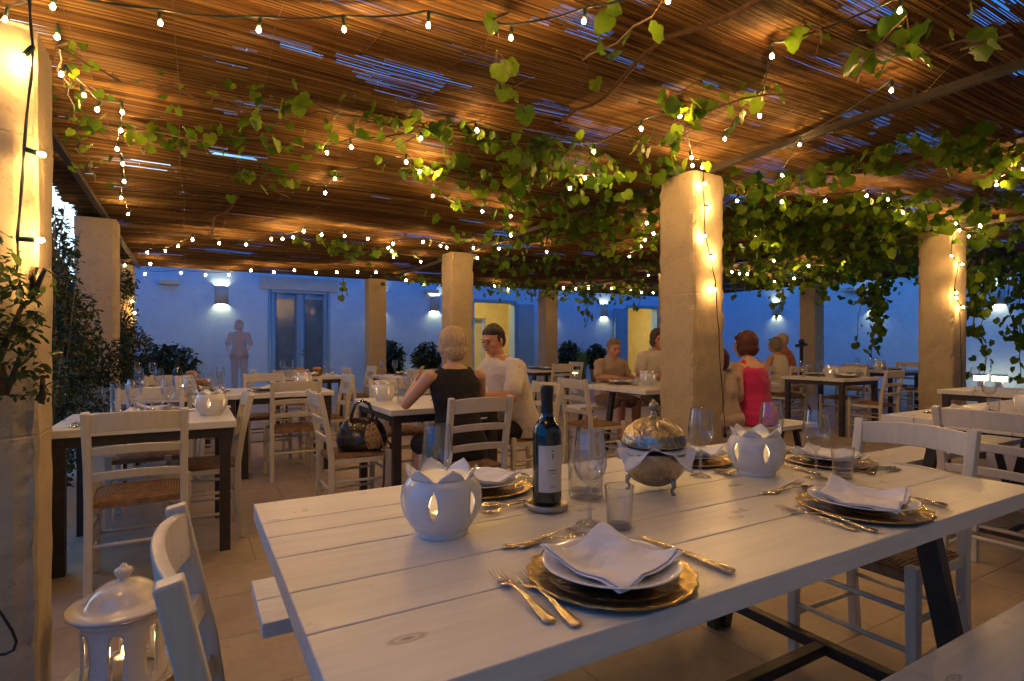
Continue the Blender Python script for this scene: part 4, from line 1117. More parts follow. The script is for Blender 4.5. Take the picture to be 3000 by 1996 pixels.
string_lights('bulb cable hanging down the right hand pillar', on_v(6, [(1843, 210)], 3.2)+on_v(6, [(1915, 267), (1877, 460), (1877, 497), (1920, 560)], 3.19), 1.1,
              [(-.6, -.4, -.4), (.8, -.4, -.3), (0, -.5, -1), (0, -.5, -1), (.6, -.4, -.6)], ray_v(*S(6, 1865, 0), 3.21), ray_v(*S(6, 1915, 1180), 3.23))
string_lights('single bulb on the leaf wrapped pillar by the blue lit wall', [ray_v(*S(4, 920, 600), 12.2)]+[ray_v(*S(4, 905, 520), 12.2)], 2.0, [(.3, -.5, -.4), (.3, -.5, -.4)])

kb = MB(); kp = [ray_v(x_, y_, 2.12) for x_, y_ in ((-90, 1690), (-40, 1740), (5, 1800), (36, 1848), (48, 1880), (40, 1905), (15, 1917), (-40, 1922), (-120, 1890))]
kb.tube(kp, .004, 8); tag(kb.obj('power_cable', M['foil']), 'black cable looping down low in front of the near stone pier', 'cable')
# ---------------------------------------------------------------- foliage
def leaf_shape(kind):
    if kind == 'vine':   # lobed, slightly folded along the midrib
        o = [(0, .04), (.20, -.10), (.42, -.04), (.55, .16), (.53, .34), (.56, .52), (.40, .66), (.26, .84), (0, 1.0), (-.26, .84), (-.40, .66), (-.56, .52), (-.53, .34), (-.55, .16), (-.42, -.04), (-.20, -.10)]
        ctr = (0, .35)
    else:
        o = [(0, 0), (.13, .2), (.2, .45), (.14, .75), (0, 1.0), (-.14, .75), (-.2, .45), (-.13, .2)]
        ctr = (0, .45)
    return o, ctr
def leaves(name, pts, mat, parent, kind='vine', size=(.07, .13), hang=.6, seed=1, flat=0):
    q = np.random.RandomState(seed); o, ctr = leaf_shape(kind); k = len(o)
    n = len(pts); V = np.zeros((n, k+1, 3)); base = np.zeros((k+1, 3))
    base[0, :2] = ctr; base[0, 2] = -.05
    for i, (x, y) in enumerate(o): base[i+1] = (x, y, .16*abs(x)+.05*math.sin(i*2.3))
    for i, p in enumerate(pts):
        s = (size[0]+(size[1]-size[0])*q.rand()**1.3)*(.98 if kind == 'vine' else 1)
        yaw = q.rand()*2*PI; pitch = -PI/2*hang+q.randn()*.45; roll = q.randn()*.5
        s *= .55+.45*q.rand() if q.rand() < .35 else 1
        m = Euler((pitch, roll, 0)).to_matrix(); m = Matrix.Rotation(yaw, 3, 'Z') @ m
        A = np.array(m)
        bb = base.copy(); bb[:, 2] *= (.6+q.rand()*1.4); bb[:, 0] *= .85+.3*q.rand()
        bb[:, 2] -= .18*q.rand()*bb[:, 1]**2
        V[i] = (bb*s) @ A.T+np.array(p)
    T = np.array([(0, i+1, (i+1) % k+1) for i in range(k)])
    Fq = (T[None]+(np.arange(n)*(k+1))[:, None, None]).reshape(-1, 3)
    return npmesh(name, V.reshape(-1, 3), Fq, mat, parent, True, tri=True)
def vine(label, regions, seed, size=(.06, .12), stems=True, cat='vine', mat='leaf', hang=.62):
    """regions: list of (polyline of world points, spread (h,v), leaves per metre)"""
    q = random.Random(seed); r = empty('grapevine', (0, 0, 0)); pts = []; sb = MB(); up = .05 if hang < .8 else 0
    for line, sp, dens in regions:
        line = [Vector(p) for p in line]
        wig = []
        for i in range(len(line)-1):
            L = (line[i+1]-line[i]).length; n = max(1, int(L*dens*(.68 if dens > 60 else 1.15)))
            for j in range(n):
                t = q.random(); p = line[i].lerp(line[i+1], t)
                pts.append((p.x+q.gauss(0, sp[0]), p.y+q.gauss(0, sp[0]), min(p.z+up+q.gauss(0, sp[1]), float(roof_z(p.x, p.y))-.04)))
            k = max(2, int(L/.15))
            for j in range(k): p = line[i].lerp(line[i+1], j/k); wig.append(p+Vector((q.gauss(0, .02), q.gauss(0, .02), q.gauss(0, .012)+.02)))
        wig.append(line[-1])
        if stems and len(wig) > 2:
            sb.tube(wig, [.006]*len(wig), 5)
            for _ in range(int(len(wig)*.8)):
                a = q.choice(wig); c = a+Vector((q.gauss(0, sp[0]*1.4), q.gauss(0, sp[0]*1.4), q.gauss(-.03, sp[1]))); sb.tube([a, (a+c)/2+Vector((0, 0, .03)), c], .0022, 4)
    o = pts[0]; r.location = o
    pts = [tuple(np.array(p)-np.array(o)) for p in pts]
    leaves('foliage', pts, M[mat], r, 'vine', size, hang, seed)
    if sb.v: sb.v = [tuple(np.array(v)-np.array(o)) for v in sb.v]; sb.obj('stem', M['bark'], r)
    tag(r, label, cat, 'grapevines trained under the reed roof'); return r
def W(x, y, z=2.6): return P(x*1.2728, y*1.2728, z)
vine('sparse vine shoots hanging under the reeds at the left beside the near pillar', [([W(125, 100), W(160, 140), W(230, 180), W(280, 190)], (.06, .05), 22), ([W(130, 150), W(180, 320), W(220, 420)], (.08, .06), 14),
     ([W(340, 210), W(430, 230), W(490, 240), W(620, 230)], (.07, .05), 16)], 11, (.03, .07))
vine('row of leaves strung from the left towards the middle of the reed roof', [([W(200, 290), W(300, 310), W(420, 330), W(560, 320), W(700, 340)], (.16, .05), 42), ([W(540, 430), W(640, 400), W(760, 430)], (.15, .05), 18), ([W(560, 265), W(700, 240), W(790, 275), W(900, 290)], (.08, .05), 20)], 12, (.05, .11))
vine('leafy vine band glowing around the middle bulbs', [([W(840, 290), W(960, 300), W(1060, 320), W(1150, 330), W(1250, 345), W(1340, 350)], (.10, .06), 75), ([W(930, 390), W(1000, 400), W(1120, 430)], (.2, .05), 40)], 13, (.06, .12))
vine('dense vine mass left of the tall pillar', [([W(1150, 400), W(1300, 400), W(1400, 420), W(1500, 400)], (.22, .07), 130), ([W(1100, 470), W(1250, 480), W(1380, 490), W(1500, 500)], (.35, .08), 120), ([W(1150, 560), W(1300, 540), W(1500, 560)], (.5, .09), 130), ([W(1350, 520), W(1480, 470)], (.2, .12), 90)], 14, (.06, .13))
vine('loose vine shoots with big leaves at the top right of the photo', [([W(1330, 150), W(1420, 110), W(1500, 40)], (.07, .05), 14), ([W(1120, 50), W(1170, 30)], (.05, .05), 10), ([W(1130, 130), W(1170, 230), W(1210, 260)], (.03, .05), 9), ([W(1480, 250), W(1600, 270), W(1700, 240), W(1830, 220)], (.07, .05), 26), ([W(1860, 80), W(1890, 100)], (.03, .03), 16), ([W(1960, 200), W(2070, 60), W(2140, 120), W(2260, 100)], (.08, .05), 14), ([W(1470, 340), W(1550, 330), W(1590, 300)], (.06, .05), 34), ([W(2200, 130), W(2330, 80)], (.06, .05), 18)], 15, (.07, .13))
vine('vine hanging behind the steel beam between the tall pillar and the right edge', [([W(1690, 430), W(1760, 450), W(1850, 420), W(1930, 400), W(2080, 385)], (.08, .05), 48), ([W(2070, 350), W(2200, 335), W(2300, 380), W(2357, 420)], (.12, .06), 42), ([W(1700, 490), W(1850, 490), W(2000, 480), W(2100, 500)], (.2, .08), 150)], 16, (.07, .13))
vine('very dense green vine ceiling between the tall pillar and the right hand pillar', [([W(1680, 520), W(1850, 520), W(2100, 520)], (.35, .10), 190), ([W(1680, 560), W(1880, 560), W(2100, 560)], (.55, .12), 200), ([W(1680, 610), W(1850, 600), W(2100, 600)], (.8, .14), 220), ([W(1690, 650), W(1900, 640), W(2090, 640)], (.8, .18), 150)], 17, (.08, .15))
vine('dense vine around the bulbs at the right photo edge', [([W(2230, 480), W(2330, 480)], (.25, .10), 170), ([W(2230, 550), W(2350, 540)], (.35, .12), 200), ([W(2230, 620), W(2357, 600)], (.5, .14), 180)], 18, (.08, .16))
vine('far vine fringe over the lit doorway behind the couple', [([W(730, 560), W(800, 575), W(870, 590)], (.2, .07), 40), ([W(890, 640), W(1000, 650)], (.3, .06), 26), ([W(1080, 600), W(1200, 610), W(1350, 620), W(1500, 620)], (.6, .12), 95), ([W(1090, 660), W(1200, 665), W(1350, 670), W(1500, 665)], (.4, .18), 60)], 19, (.07, .13))
def hangvine(label, strands, seed, size=(.09, .15)):
    regs = []
    for (x0, y0, x1, y1, z0, sp, dens) in strands:
        top = W(x0, y0, z0); d = (top.x*.5+top.y*.866)
        z1 = H-(y1*1.2728-HY)/F*d; k = (x1*1.2728-1500)/F*d
        bot = Vector((k*.866+d*.5, -k*.5+d*.866, z1)); mid = (top+bot)/2+Vector((.03, .02, 0))
        regs.append(([top, mid, bot], (sp, .04), dens))
    return vine(label, regs, seed, size, hang=.85)
hangvine('long vine strand hanging before the blue side wall left of the right hand pillar', [(2040, 640, 2015, 720, 2.5, .08, 42), (2015, 650, 2035, 770, 2.4, .07, 34), (2030, 650, 2005, 820, 2.35, .05, 30), (2000, 650, 1975, 700, 2.4, .07, 34), (1990, 655, 1970, 800, 2.3, .02, 6), (1900, 645, 1890, 690, 2.4, .06, 30), (1800, 650, 1790, 720, 2.3, .08, 26)], 21)
hangvine('vine curtain hanging just right of the right hand pillar', [(2235, 600, 2240, 760, 2.3, .08, 46), (2260, 600, 2265, 860, 2.3, .06, 26), (2250, 620, 2285, 700, 2.35, .1, 40), (2320, 620, 2330, 780, 2.3, .08, 26), (2357, 620, 2350, 880, 2.3, .06, 24), (2300, 600, 2350, 640, 2.4, .12, 60)], 22)
hangvine('short vine tips hanging before the lamp right of the slim far pillar', [(1340, 665, 1352, 740, 2.3, .07, 30), (1360, 665, 1350, 700, 2.35, .08, 36), (1480, 665, 1465, 710, 2.3, .07, 24), (1460, 660, 1450, 690, 2.3, .08, 24), (790, 640, 788, 690, 2.4, .03, 14)], 23, (.08, .13))

def shrub(name, label, cat, blobs, n, size, seed, mat='leafdark', trunks=(), kind='oval', group=None, pot=None, grp=None):
    q = random.Random(seed); r = empty(name, (blobs[0][0][0], blobs[0][0][1], 0)); o = Vector(r.location); pts = []
    tot = sum(b[1][0]*b[1][1]*b[1][2] for b in blobs)
    for c, rad in blobs:
        k = int(n*rad[0]*rad[1]*rad[2]/tot)
        for _ in range(k):
            while True:
                p = Vector((q.uniform(-1, 1), q.uniform(-1, 1), q.uniform(-1, 1)))
                if .25 < p.length < 1 and noise.noise(Vector((p.x*2.5+c[0], p.y*2.5+c[1], p.z*2.5+seed))) > -.12: break
            pts.append((c[0]+p.x*rad[0]-o.x, c[1]+p.y*rad[1]-o.y, max(.03, c[2]+p.z*rad[2])))
    leaves('foliage' if not trunks else 'crown', pts, M[mat], r, kind, size, .35, seed)
    b = MB()
    for t in trunks: b.tube([Vector(p)-o for p in t[0]], t[1], 7)
    for _ in range(int(n/90)):
        c, rad = q.choice(blobs); a = Vector((c[0], c[1], max(.1, c[2]-rad[2]*.8)))-o; e = Vector((c[0]+q.uniform(-1, 1)*rad[0]*.85, c[1]+q.uniform(-1, 1)*rad[1]*.85, c[2]+q.uniform(-.2, .9)*rad[2]))-o
        b.tube([a, (a+e)/2+Vector((0, 0, .05)), e], [.009, .006, .003], 5)
    if b.v: b.obj('stem' if not trunks else 'trunk', M['bark'], r)
    if pot:
        b = MB(); pr, ph = pot; b.lathe([(0, .0), (pr*.7, .0), (pr*.95, ph*.85), (pr*1.05, ph*.87), (pr*1.05, ph), (pr*.93, ph), (pr*.85, ph*.8), (0, ph*.8)], 28); b.obj('pot', M['pot'], r)
    tag(r, label, cat, group); return r
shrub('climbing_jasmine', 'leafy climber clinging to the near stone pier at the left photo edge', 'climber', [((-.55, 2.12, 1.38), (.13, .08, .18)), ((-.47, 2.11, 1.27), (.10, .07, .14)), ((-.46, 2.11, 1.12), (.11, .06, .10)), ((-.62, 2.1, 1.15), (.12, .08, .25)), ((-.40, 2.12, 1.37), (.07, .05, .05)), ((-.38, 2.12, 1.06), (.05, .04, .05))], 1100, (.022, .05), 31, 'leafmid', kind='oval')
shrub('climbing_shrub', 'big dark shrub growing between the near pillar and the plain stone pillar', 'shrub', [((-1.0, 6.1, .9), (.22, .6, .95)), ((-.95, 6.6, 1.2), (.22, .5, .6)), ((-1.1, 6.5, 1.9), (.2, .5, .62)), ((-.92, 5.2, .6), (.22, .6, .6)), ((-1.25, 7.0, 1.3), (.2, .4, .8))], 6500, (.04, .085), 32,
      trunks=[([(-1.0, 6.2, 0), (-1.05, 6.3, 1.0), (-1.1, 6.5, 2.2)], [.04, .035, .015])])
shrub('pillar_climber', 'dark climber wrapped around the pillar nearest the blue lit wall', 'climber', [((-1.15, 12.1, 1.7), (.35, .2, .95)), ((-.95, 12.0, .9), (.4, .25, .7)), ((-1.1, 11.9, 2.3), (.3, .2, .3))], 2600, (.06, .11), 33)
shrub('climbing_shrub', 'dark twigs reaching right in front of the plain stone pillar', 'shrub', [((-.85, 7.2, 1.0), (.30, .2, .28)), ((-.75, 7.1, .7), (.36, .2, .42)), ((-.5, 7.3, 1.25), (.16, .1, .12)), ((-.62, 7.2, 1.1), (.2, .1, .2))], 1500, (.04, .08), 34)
for i, (u, v, h, s) in enumerate(((-2.4, 14.5, 2.6, .7), (-3.3, 18, 3.6, 1.2), (-2.5, 17, 2.6, .6), (-4.6, 16, 3.4, 1.2), (-2.0, 11, 1.7, .5), (-6, 26, 5, 2.2))):
    shrub('garden_tree', ['bushy dark tree in the garden beyond the left row of pillars', 'tall garden tree farthest left against the pale sky', 'small tree at the end of the white wall', 'broad garden tree left of the plain pillar', 'low garden bush left of the shrub', 'large distant tree behind the garden'][i], 'tree',
          [((u, v, h*.75), (s, s, h*.32)), ((u+s*.5, v-.3, h*.6), (s*.6, s*.6, h*.25)), ((u-s*.5, v+.2, h*.55), (s*.7, s*.6, h*.25))], 2600, (.10, .18), 50+i, trunks=[([(u, v, 0), (u+.1, v, h*.4), (u, v, h*.8)], [.1, .08, .04])], group='garden trees beyond the left pillars')
for i, (px, vv, top, wd) in enumerate(((490, 14.6, 1.25, .62), (1139, 14.6, 1.36, .42), (1250, 14.6, 1.3, .40), (1668, 14.5, 1.35, .45), (1745, 14.5, 1.25, .38))):
    k = (px-1500)/F; d = vv/(-k*.5+.866); u = (k*.866+.5)*d
    shrub('potted_plant', ['spreading dark potted plant left of the standing figure', 'round potted shrub right of the pillar by the double door', 'potted plant half hidden by the pillar behind the blond woman', 'bushy potted plant right of the slim far pillar', 'low potted plant behind the seated child'][i], 'potted plant',
          [((u, vv, .42+(top-.42)*.5), (wd, wd*.8, (top-.42)*.5)), ((u+.1, vv, .6), (wd*.8, wd*.6, .25))], 1100, (.10, .2), 70+i, trunks=(), group='potted plants along the white wall', pot=(.2, .42))
# small floor lamps by the wall
def make_bollard():
    r = empty('floor_lamp'); b = MB(); b.box(-.05, .05, -.04, .04, 0, .3); b.box(-.12, .12, -.06, .06, .40, .44); b.box(-.015, .015, -.03, .03, .3, .4); b.obj('post', M['lampbody'], r, bevel=.004)
    b = MB(); b.box(-.11, -.018, -.05, .05, .302, .398); b.box(.018, .11, -.05, .05, .302, .398); b.obj('lamp_glow', M['bollard'], r); return r
for px, vv, lab in ((1224, 14.3, 'small lit floor lamp left of the pillar behind the couple'), (1686, 14.3, 'small lit floor lamp right of the far white chair')):
    k = (px-1500)/F; d = vv/(-k*.5+.866); place('bollard', make_bollard, (k*.866+.5)*d, vv, .0, 0, lab, 'floor lamp', 'small lit floor lamps by the walls')
for v, lab in ((5.95, 'bright floor lamp by the side wall right of the small bulb pillar'), (5.6, 'second bright floor lamp nearest the right edge of the side wall')):
    place('bollard', make_bollard, 16.45, v, .0, R(90), lab, 'floor lamp', 'small lit floor lamps by the walls', 1.15)
# lit ornamental grass
r = empty('ornamental_grass', (0, 0, 0)); k = (1705-1500)/F; vv = 14.0; d = vv/(-k*.5+.866); u = (k*.866+.5)*d; r.location = (u, vv, 0); b = MB(); q = random.Random(5)
for i in range(160):
    a = q.random()*2*PI; s = q.random()*.28; h = .7+q.random()*.5; x0, y0 = q.gauss(0, .05), q.gauss(0, .05)
    x1, y1 = x0+s*math.cos(a), y0+s*math.sin(a)
    b.add([(x0-.006, y0, 0), (x0+.006, y0, 0), ((x0+x1)/2+.006, (y0+y1)/2, h*.7), ((x0+x1)/2-.006, (y0+y1)/2, h*.7), (x1, y1, h)], [(0, 1, 2, 3), (3, 2, 4)], True)
b.obj('blades', M['grass'], r); tag(r, 'clump of yellow green grass lit by the small floor lamp behind the child', 'ornamental grass')

# ---------------------------------------------------------------- handbag
r = empty('handbag', (1.03, 3.86, .465), R(70)); tag(r, 'glossy black handbag with a leopard print panel lying on the chair', 'handbag')
b = MB(); secs = []
for z, wx, wy in ((0, .13, .085), (.01, .145, .095), (.06, .16, .10), (.12, .15, .085), (.17, .125, .055), (.205, .095, .03), (.215, .08, .018)):
    secs.append(((0, 0, z), (0, wx*1.1, 0), (-wy, 0, 0)))
b.loft(secs, 28)
b.v = [(x+.006*noise.noise(Vector((x*30, y*30, z*30))), y, z+.006*noise.noise(Vector((x*20, y*20, 5)))) for x, y, z in b.v]
b.obj('bag_body', M['bag'], r)
b = MB(); vs = []; fs = []
for i in range(9):
    for j in range(7):
        z = .012+.165*i/8; a = -1+2*j/6; hw = .045*math.sin(PI*(.12+.8*i/8))**.5
        ry = (.098 if z < .08 else .098-.045*((z-.08)/.1)**1.3)
        ang = R(-118)+a*hw/.13
        wx = .176 if z < .08 else .176-.045*((z-.08)/.1)
        vs.append((-ry*1.04*math.sin(ang+PI/2)*0-ry*1.05*math.cos(ang+PI)*-1*0+(-ry*1.06*math.sin(-ang)), wx*1.05*math.cos(ang), z))
for i in range(8):
    for j in range(6): fs.append((i*7+j, i*7+j+1, (i+1)*7+j+1, (i+1)*7+j))
b.add(vs, fs, True)
b.obj('leopard_panel', M['leopard'], r, solid=.006)
for s in (-1, 1):
    b = MB(); b.tube([(s*.03, -.075, .16), (s*.045, -.07, .24), (s*.04, -.045, .31), (s*.03, 0, .335), (s*.04, .045, .31), (s*.045, .07, .24), (s*.03, .075, .16)], .0075, 8); b.obj('handle', M['bag'], r)
    b = MB()
    for yy in (-.075, .075): b.tube([(s*.033+.0, yy, .15), (s*.046, yy*.97, .19)], .011, 8)
    b.obj('buckle', M['chrome'], r)
b = MB(); b.bar([(-.06, -.12, .1), (-.12, -.15, .04), (-.17, -.16, -.03), (-.18, -.155, -.2), (-.17, -.13, -.36)], .014, .004, up=(1, 0, 0)); b.obj('shoulder_strap', M['strap'], r)
b = MB(); b.bar([(.04, -.14, .08), (.03, -.19, .02), (.02, -.205, -.1), (.0, -.20, -.25), (-.04, -.16, -.37)], .014, .004, up=(1, 0, 0)); b.obj('shoulder_strap', M['strap'], r)

# ---------------------------------------------------------------- people
def finish_body(b, name, mat, parent, vox=.007, sm=4):
    o = b.obj(name, mat, parent)
    md = o.modifiers.new('remesh', 'REMESH'); md.mode = 'VOXEL'; md.voxel_size = vox; md.use_smooth_shade = True
    md = o.modifiers.new('smooth', 'SMOOTH'); md.factor = .5; md.iterations = sm
    return o
def hand(b, wrist, direction, palm_n, side, curl=.5, s=1.0):
    """palm + five fingers; direction = along the hand, palm_n = palm normal, side = +1 if thumb lies towards cross(direction,palm_n)"""
    d = Vector(direction).normalized(); nrm = Vector(palm_n); nrm = (nrm-d*nrm.dot(d)).normalized(); w = d.cross(nrm).normalized()*side
    c = Vector(wrist)
    b.loft([(c, w*.024*s, nrm*.018*s), (c+d*.03*s, w*.036*s, nrm*.015*s), (c+d*.065*s, w*.041*s, nrm*.014*s), (c+d*.088*s, w*.038*s, nrm*.011*s)], 14)
    for k, (off_, L) in enumerate(((.029, .072), (.010, .080), (-.010, .074), (-.029, .058))):
        p = c+d*.084*s+w*off_*s; dd = d.copy()+w*off_*2.0; prev = p
        for j in range(3):
            dd = (dd+nrm*curl*(.35+.25*j)).normalized(); q = prev+dd*(L*s*(.42, .32, .26)[j])
            b.caps(prev, (.0088-.0012*j)*s, q, (.0080-.0012*j)*s, 8); prev = q
    p = c+d*.022*s+w*.028*s; q = p+(d*.6+w*.8+nrm*.25).normalized()*.034*s; t = q+(d*.9+w*.35+nrm*.35).normalized()*.030*s; b.caps(p, .012*s, q, .0105*s, 8); b.caps(q, .0105*s, t, .0085*s, 8)
def person(label, x, y, facing, top=1.32, lean=.12, hair='hair_dark', hairstyle='short', skin='skin', shirt=('shirt', 'short'), pants='tan', arms=None, head=(0, 0), width=1.0, standing=False, vox=.007, alpha=None, legs=None, z0=0, female=False, headdz=0):
    r = empty('person', (x, y, z0), R(facing)); tag(r, label, 'person')
    k = (top-.45)/.87 if not standing else top/1.72
    hipz = .54 if not standing else .95*k
    cz = lambda z: hipz+(z-.54)*k       # sitting template heights
    ly = lambda z: lean*max(0, (z-.5))*1.6
    def T(z): return Vector((0, ly(z), cz(z)))
    def sec(z, rx, ry, e=0): return (T(z), Vector((rx*width+e, 0, 0)), Vector((0, ry*(1+(width-1)*.7)+e, -0.0)))
    w = width
    if female: tor = [(.46, .175, .125), (.55, .185, .125), (.66, .150, .105), (.75, .137, .100), (.86, .155, .115), (.95, .165, .105), (1.01, .155, .085), (1.05, .10, .065), (1.08, .055, .05)]
    else: tor = [(.46, .165, .125), (.55, .175, .125), (.66, .172, .12), (.75, .172, .12), (.86, .185, .125), (.95, .20, .12), (1.01, .185, .098), (1.055, .12, .072), (1.085, .062, .055)]
    b = MB(); b.loft([sec(*t) for t in tor], 24)
    sh = {s: T(1.0)+Vector((s*(.178 if female else .198)*w, 0, -.005)) for s in (-1, 1)}
    neck = T(1.06); hc = T(1.06)+Vector((0, .025+lean*.15, .145*k+headdz))
    b.caps(neck+Vector((0, -.005, -.02)), .056 if not female else .047, hc+Vector((0, -.015, -.06)), .052 if not female else .044)
    hm = Euler((R(head[1]), 0, R(head[0]))).to_matrix()
    def h(p): return hc+hm @ Vector(p)
    hr = (.077, .094, .112)
    b.ell(h((0, -.006, .012)), hr, hm)                       # cranium
    b.ell(h((0, .028, -.048)), (.058, .062, .062), hm)       # lower face
    b.ell(h((0, .062, -.092)), (.028, .024, .020), hm)       # chin
    b.caps(h((0, .088, .012)), .008, h((0, .108, -.024)), .0115, 8); b.ell(h((0, .098, -.030)), (.017, .012, .009), hm)
    b.ell(h((0, .084, .026)), (.052, .012, .010), hm)        # brow
    for s in (-1, 1):
        b.ell(h((s*.042, .062, -.022)), (.022, .022, .022), hm)   # cheeks
        b.ell(h((s*.078, -.006, -.012)), (.009, .018, .031), hm, 10, 8)  # ears
        b.caps(h((s*.012, .086, -.056)), .0075, h((0, .089, -.058)), .008, 8)
    # arms
    arms = arms or {}
    for s in (-1, 1):
        a = arms.get(s) or [(s*.25*w, .08, .80), (s*.17, .30, .80), None]
        el = Vector(a[0]); wr = Vector(a[1])
        ra = (.052 if not female else .043)*min(w, 1.15)
        b.caps(sh[s], ra*1.12, sh[s].lerp(el, .45), ra*.98); b.caps(sh[s].lerp(el, .45), ra*.98, el, ra*.78); b.caps(el, ra*.78, el.lerp(wr, .35), ra*.80); b.caps(el.lerp(wr, .35), ra*.80, wr, ra*.5)
        d = (wr-el).normalized(); hd = a[2] or (d, (0, 0, -1))
        hand(b, wr, hd[0], hd[1], s, .45, .95 if not female else .88)
    # legs
    if standing:
        for s in (-1, 1):
            b.caps((s*.09, 0, .90*k), .085, (s*.10, .01, .50*k), .058); b.caps((s*.10, .01, .50*k), .056, (s*.10, -.01, .10), .035); b.caps((s*.10, -.04, .045), .035, (s*.12, .13, .03), .026)
    else:
        lg = legs or {-1: ((-.12, .40, .50), (-.12, .38, .09)), 1: ((.12, .40, .50), (.12, .38, .09))}
        for s in (-1, 1):
            kn, an = Vector(lg[s][0]), Vector(lg[s][1])
            b.caps((s*.09, .02, .53), .088, kn, .060); b.caps(kn, .058, kn.lerp(an, .4), .054); b.caps(kn.lerp(an, .4), .054, an, .034)
            b.caps(an+Vector((0, -.03, -.045)), .034, an+Vector((0, .14, -.06)), .026)
    mt = M[skin]
    finish_body(b, 'body', mt, r, vox)
    # clothing
    if shirt:
        mat, sty = shirt; b = MB(); e = .013 if sty != 'tank' else .009
        hem = .50 if sty != 'dress' else .44
        tt = [t for t in tor if t[0] < (1.03 if sty in ('short',) else .98)]
        sc = [sec(t[0]-.0, t[1]+.0, t[2], e+.004*(t[0] < .7)) for t in tt]
        if sty == 'short': sc += [sec(1.035, .13, .085, e), sec(1.068, .085, .068, .006)]
        elif sty == 'tank': sc += [sec(1.0, .145, .088, e), sec(1.035, .125, .074, e), sec(1.05, .10, .066, .008)]
        else: sc += [sec(.985, .14, .09, e)]
        b.loft(sc, 26)
        if sty == 'short':
            for s in (-1, 1):
                a = arms.get(s) or [(s*.25*w, .08, .80), (s*.17, .30, .80), None]; el = Vector(a[0])
                b.caps(sh[s]+Vector((-s*.012, 0, .0)), .070*min(w, 1.1), sh[s].lerp(el, .5), .062*min(w, 1.1)); b.caps(T(1.02)+Vector((s*.10, 0, 0)), .055, sh[s], .07); b.caps(sh[s].lerp(el, .5), .062*min(w, 1.1), sh[s].lerp(el, .74), .064*min(w, 1.1))
        elif sty in ('tank', 'dress'):
            for s in (-1, 1): b.caps(T(.95)+Vector((s*.105*w, -.06, 0)), .028, T(1.035)+Vector((s*.098*w, -.012, .0)), .026); b.caps(T(1.035)+Vector((s*.098*w, -.012, 0)), .026, T(.95)+Vector((s*.10*w, .07, 0)), .028)
        # wrinkles pushed into the cloth
        b.v = [tuple(Vector(p)+Vector((noise.noise(Vector((p[0]*11, p[1]*11, p[2]*15+x))), noise.noise(Vector((p[0]*9+4, p[1]*9, p[2]*17+x))), 0))*.006) for p in b.v]
        c = finish_body(b, 'shirt' if sty != 'dress' else 'dress', M[mat], r, max(vox, .008), 3)
        tx = bpy.data.textures.new('folds', 'CLOUDS'); tx.noise_scale = .06
        dm = c.modifiers.new('folds', 'DISPLACE'); dm.texture = tx; dm.strength = .012; dm.mid_level = .4; dm.texture_coords = 'LOCAL'
        if sty == 'short':
            q = MB()
            for s in (-1, 1):
                q.add([T(1.06)+Vector((s*.02, .06, -.015)), T(1.06)+Vector((s*.075, .02, .005)), T(1.06)+Vector((s*.07, -.05, .02)), T(1.06)+Vector((s*.06, -.045, .045)), T(1.06)+Vector((s*.062, .02, .035)), T(1.06)+Vector((s*.03, .065, .0)), T(1.06)+Vector((s*.05, .085, -.045))], [(0, 1, 4, 5), (1, 2, 3, 4), (0, 5, 6)], True)
            q.obj('collar', M[mat], r, solid=.004)
    if pants:
        b = MB()
        if standing:
            for s in (-1, 1): b.caps((s*.09, 0, .90*k), .10, (s*.10, .01, .50*k), .078); b.caps((s*.10, .01, .50*k), .078, (s*.10, -.01, .14), .075)
        else:
            lg = legs or {-1: ((-.12, .40, .50), 0), 1: ((.12, .40, .50), 0)}
            for s in (-1, 1): kn = Vector(lg[s][0]); b.caps((s*.09, .01, .53), .098, kn-Vector((0, .02, 0)), .076)
            b.ell((0, -.005, .53), (.19*w, .135, .085))
            if shirt and shirt[1] == 'dress':
                b.loft([((0, .10, .40), (.20, 0, 0), (0, .18, 0)), ((0, .22, .40), (.2, 0, 0), (0, .22, 0)), ((0, .2, .58), (.17, 0, 0), (0, .22, 0))], 20)
        finish_body(b, 'trousers' if not female else 'skirt', M[pants], r, max(vox, .009), 3)
    # hair
    b = MB()
    if hairstyle == 'short':
        b.ell(h((0, -.020, .030)), (.083, .090, .102), hm); b.ell(h((0, -.045, -.015)), (.074, .062, .070), hm); b.ell(h((0, .002, .066)), (.078, .074, .055), hm)
        for s in (-1, 1): b.caps(h((s*.076, .012, .03)), .010, h((s*.078, .012, -.005)), .008, 8)
    elif hairstyle == 'bob':
        b.ell(h((0, -.022, .028)), (.094, .104, .108), hm); b.ell(h((0, -.04, -.045)), (.09, .082, .075), hm)
        for s in (-1, 1): b.ell(h((s*.074, .012, -.03)), (.022, .05, .075), hm)
        b.caps(h((-.045, .055, .074)), .022, h((.045, .055, .074)), .022)
    elif hairstyle == 'pixie':
        b.ell(h((0, -.026, .030)), (.093, .102, .104), hm); b.ell(h((0, -.045, -.035)), (.083, .072, .075), hm)
        for s in (-1, 1): b.ell(h((s*.072, .0, .0)), (.02, .045, .05), hm)
        b.caps(h((-.045, .045, .082)), .022, h((.045, .045, .082)), .022)
    ho = finish_body(b, 'hair', M[hair], r, .006, 2)
    tx = bpy.data.textures.new('locks', 'CLOUDS'); tx.noise_scale = .034
    dm = ho.modifiers.new('locks', 'DISPLACE'); dm.texture = tx; dm.strength = .010; dm.mid_level = .5; dm.texture_coords = 'LOCAL'
    for s in (-1, 1):
        q = MB(); q.ell(h((s*.030, .086, .006)), (.012, .006, .0055), hm, 10, 8); q.obj('eye', M['eye'], r)
        q = MB(); q.caps(h((s*.018, .096, .028)), .0028, h((s*.042, .089, .029)), .002, 6); q.obj('eyebrow', M[hair], r)
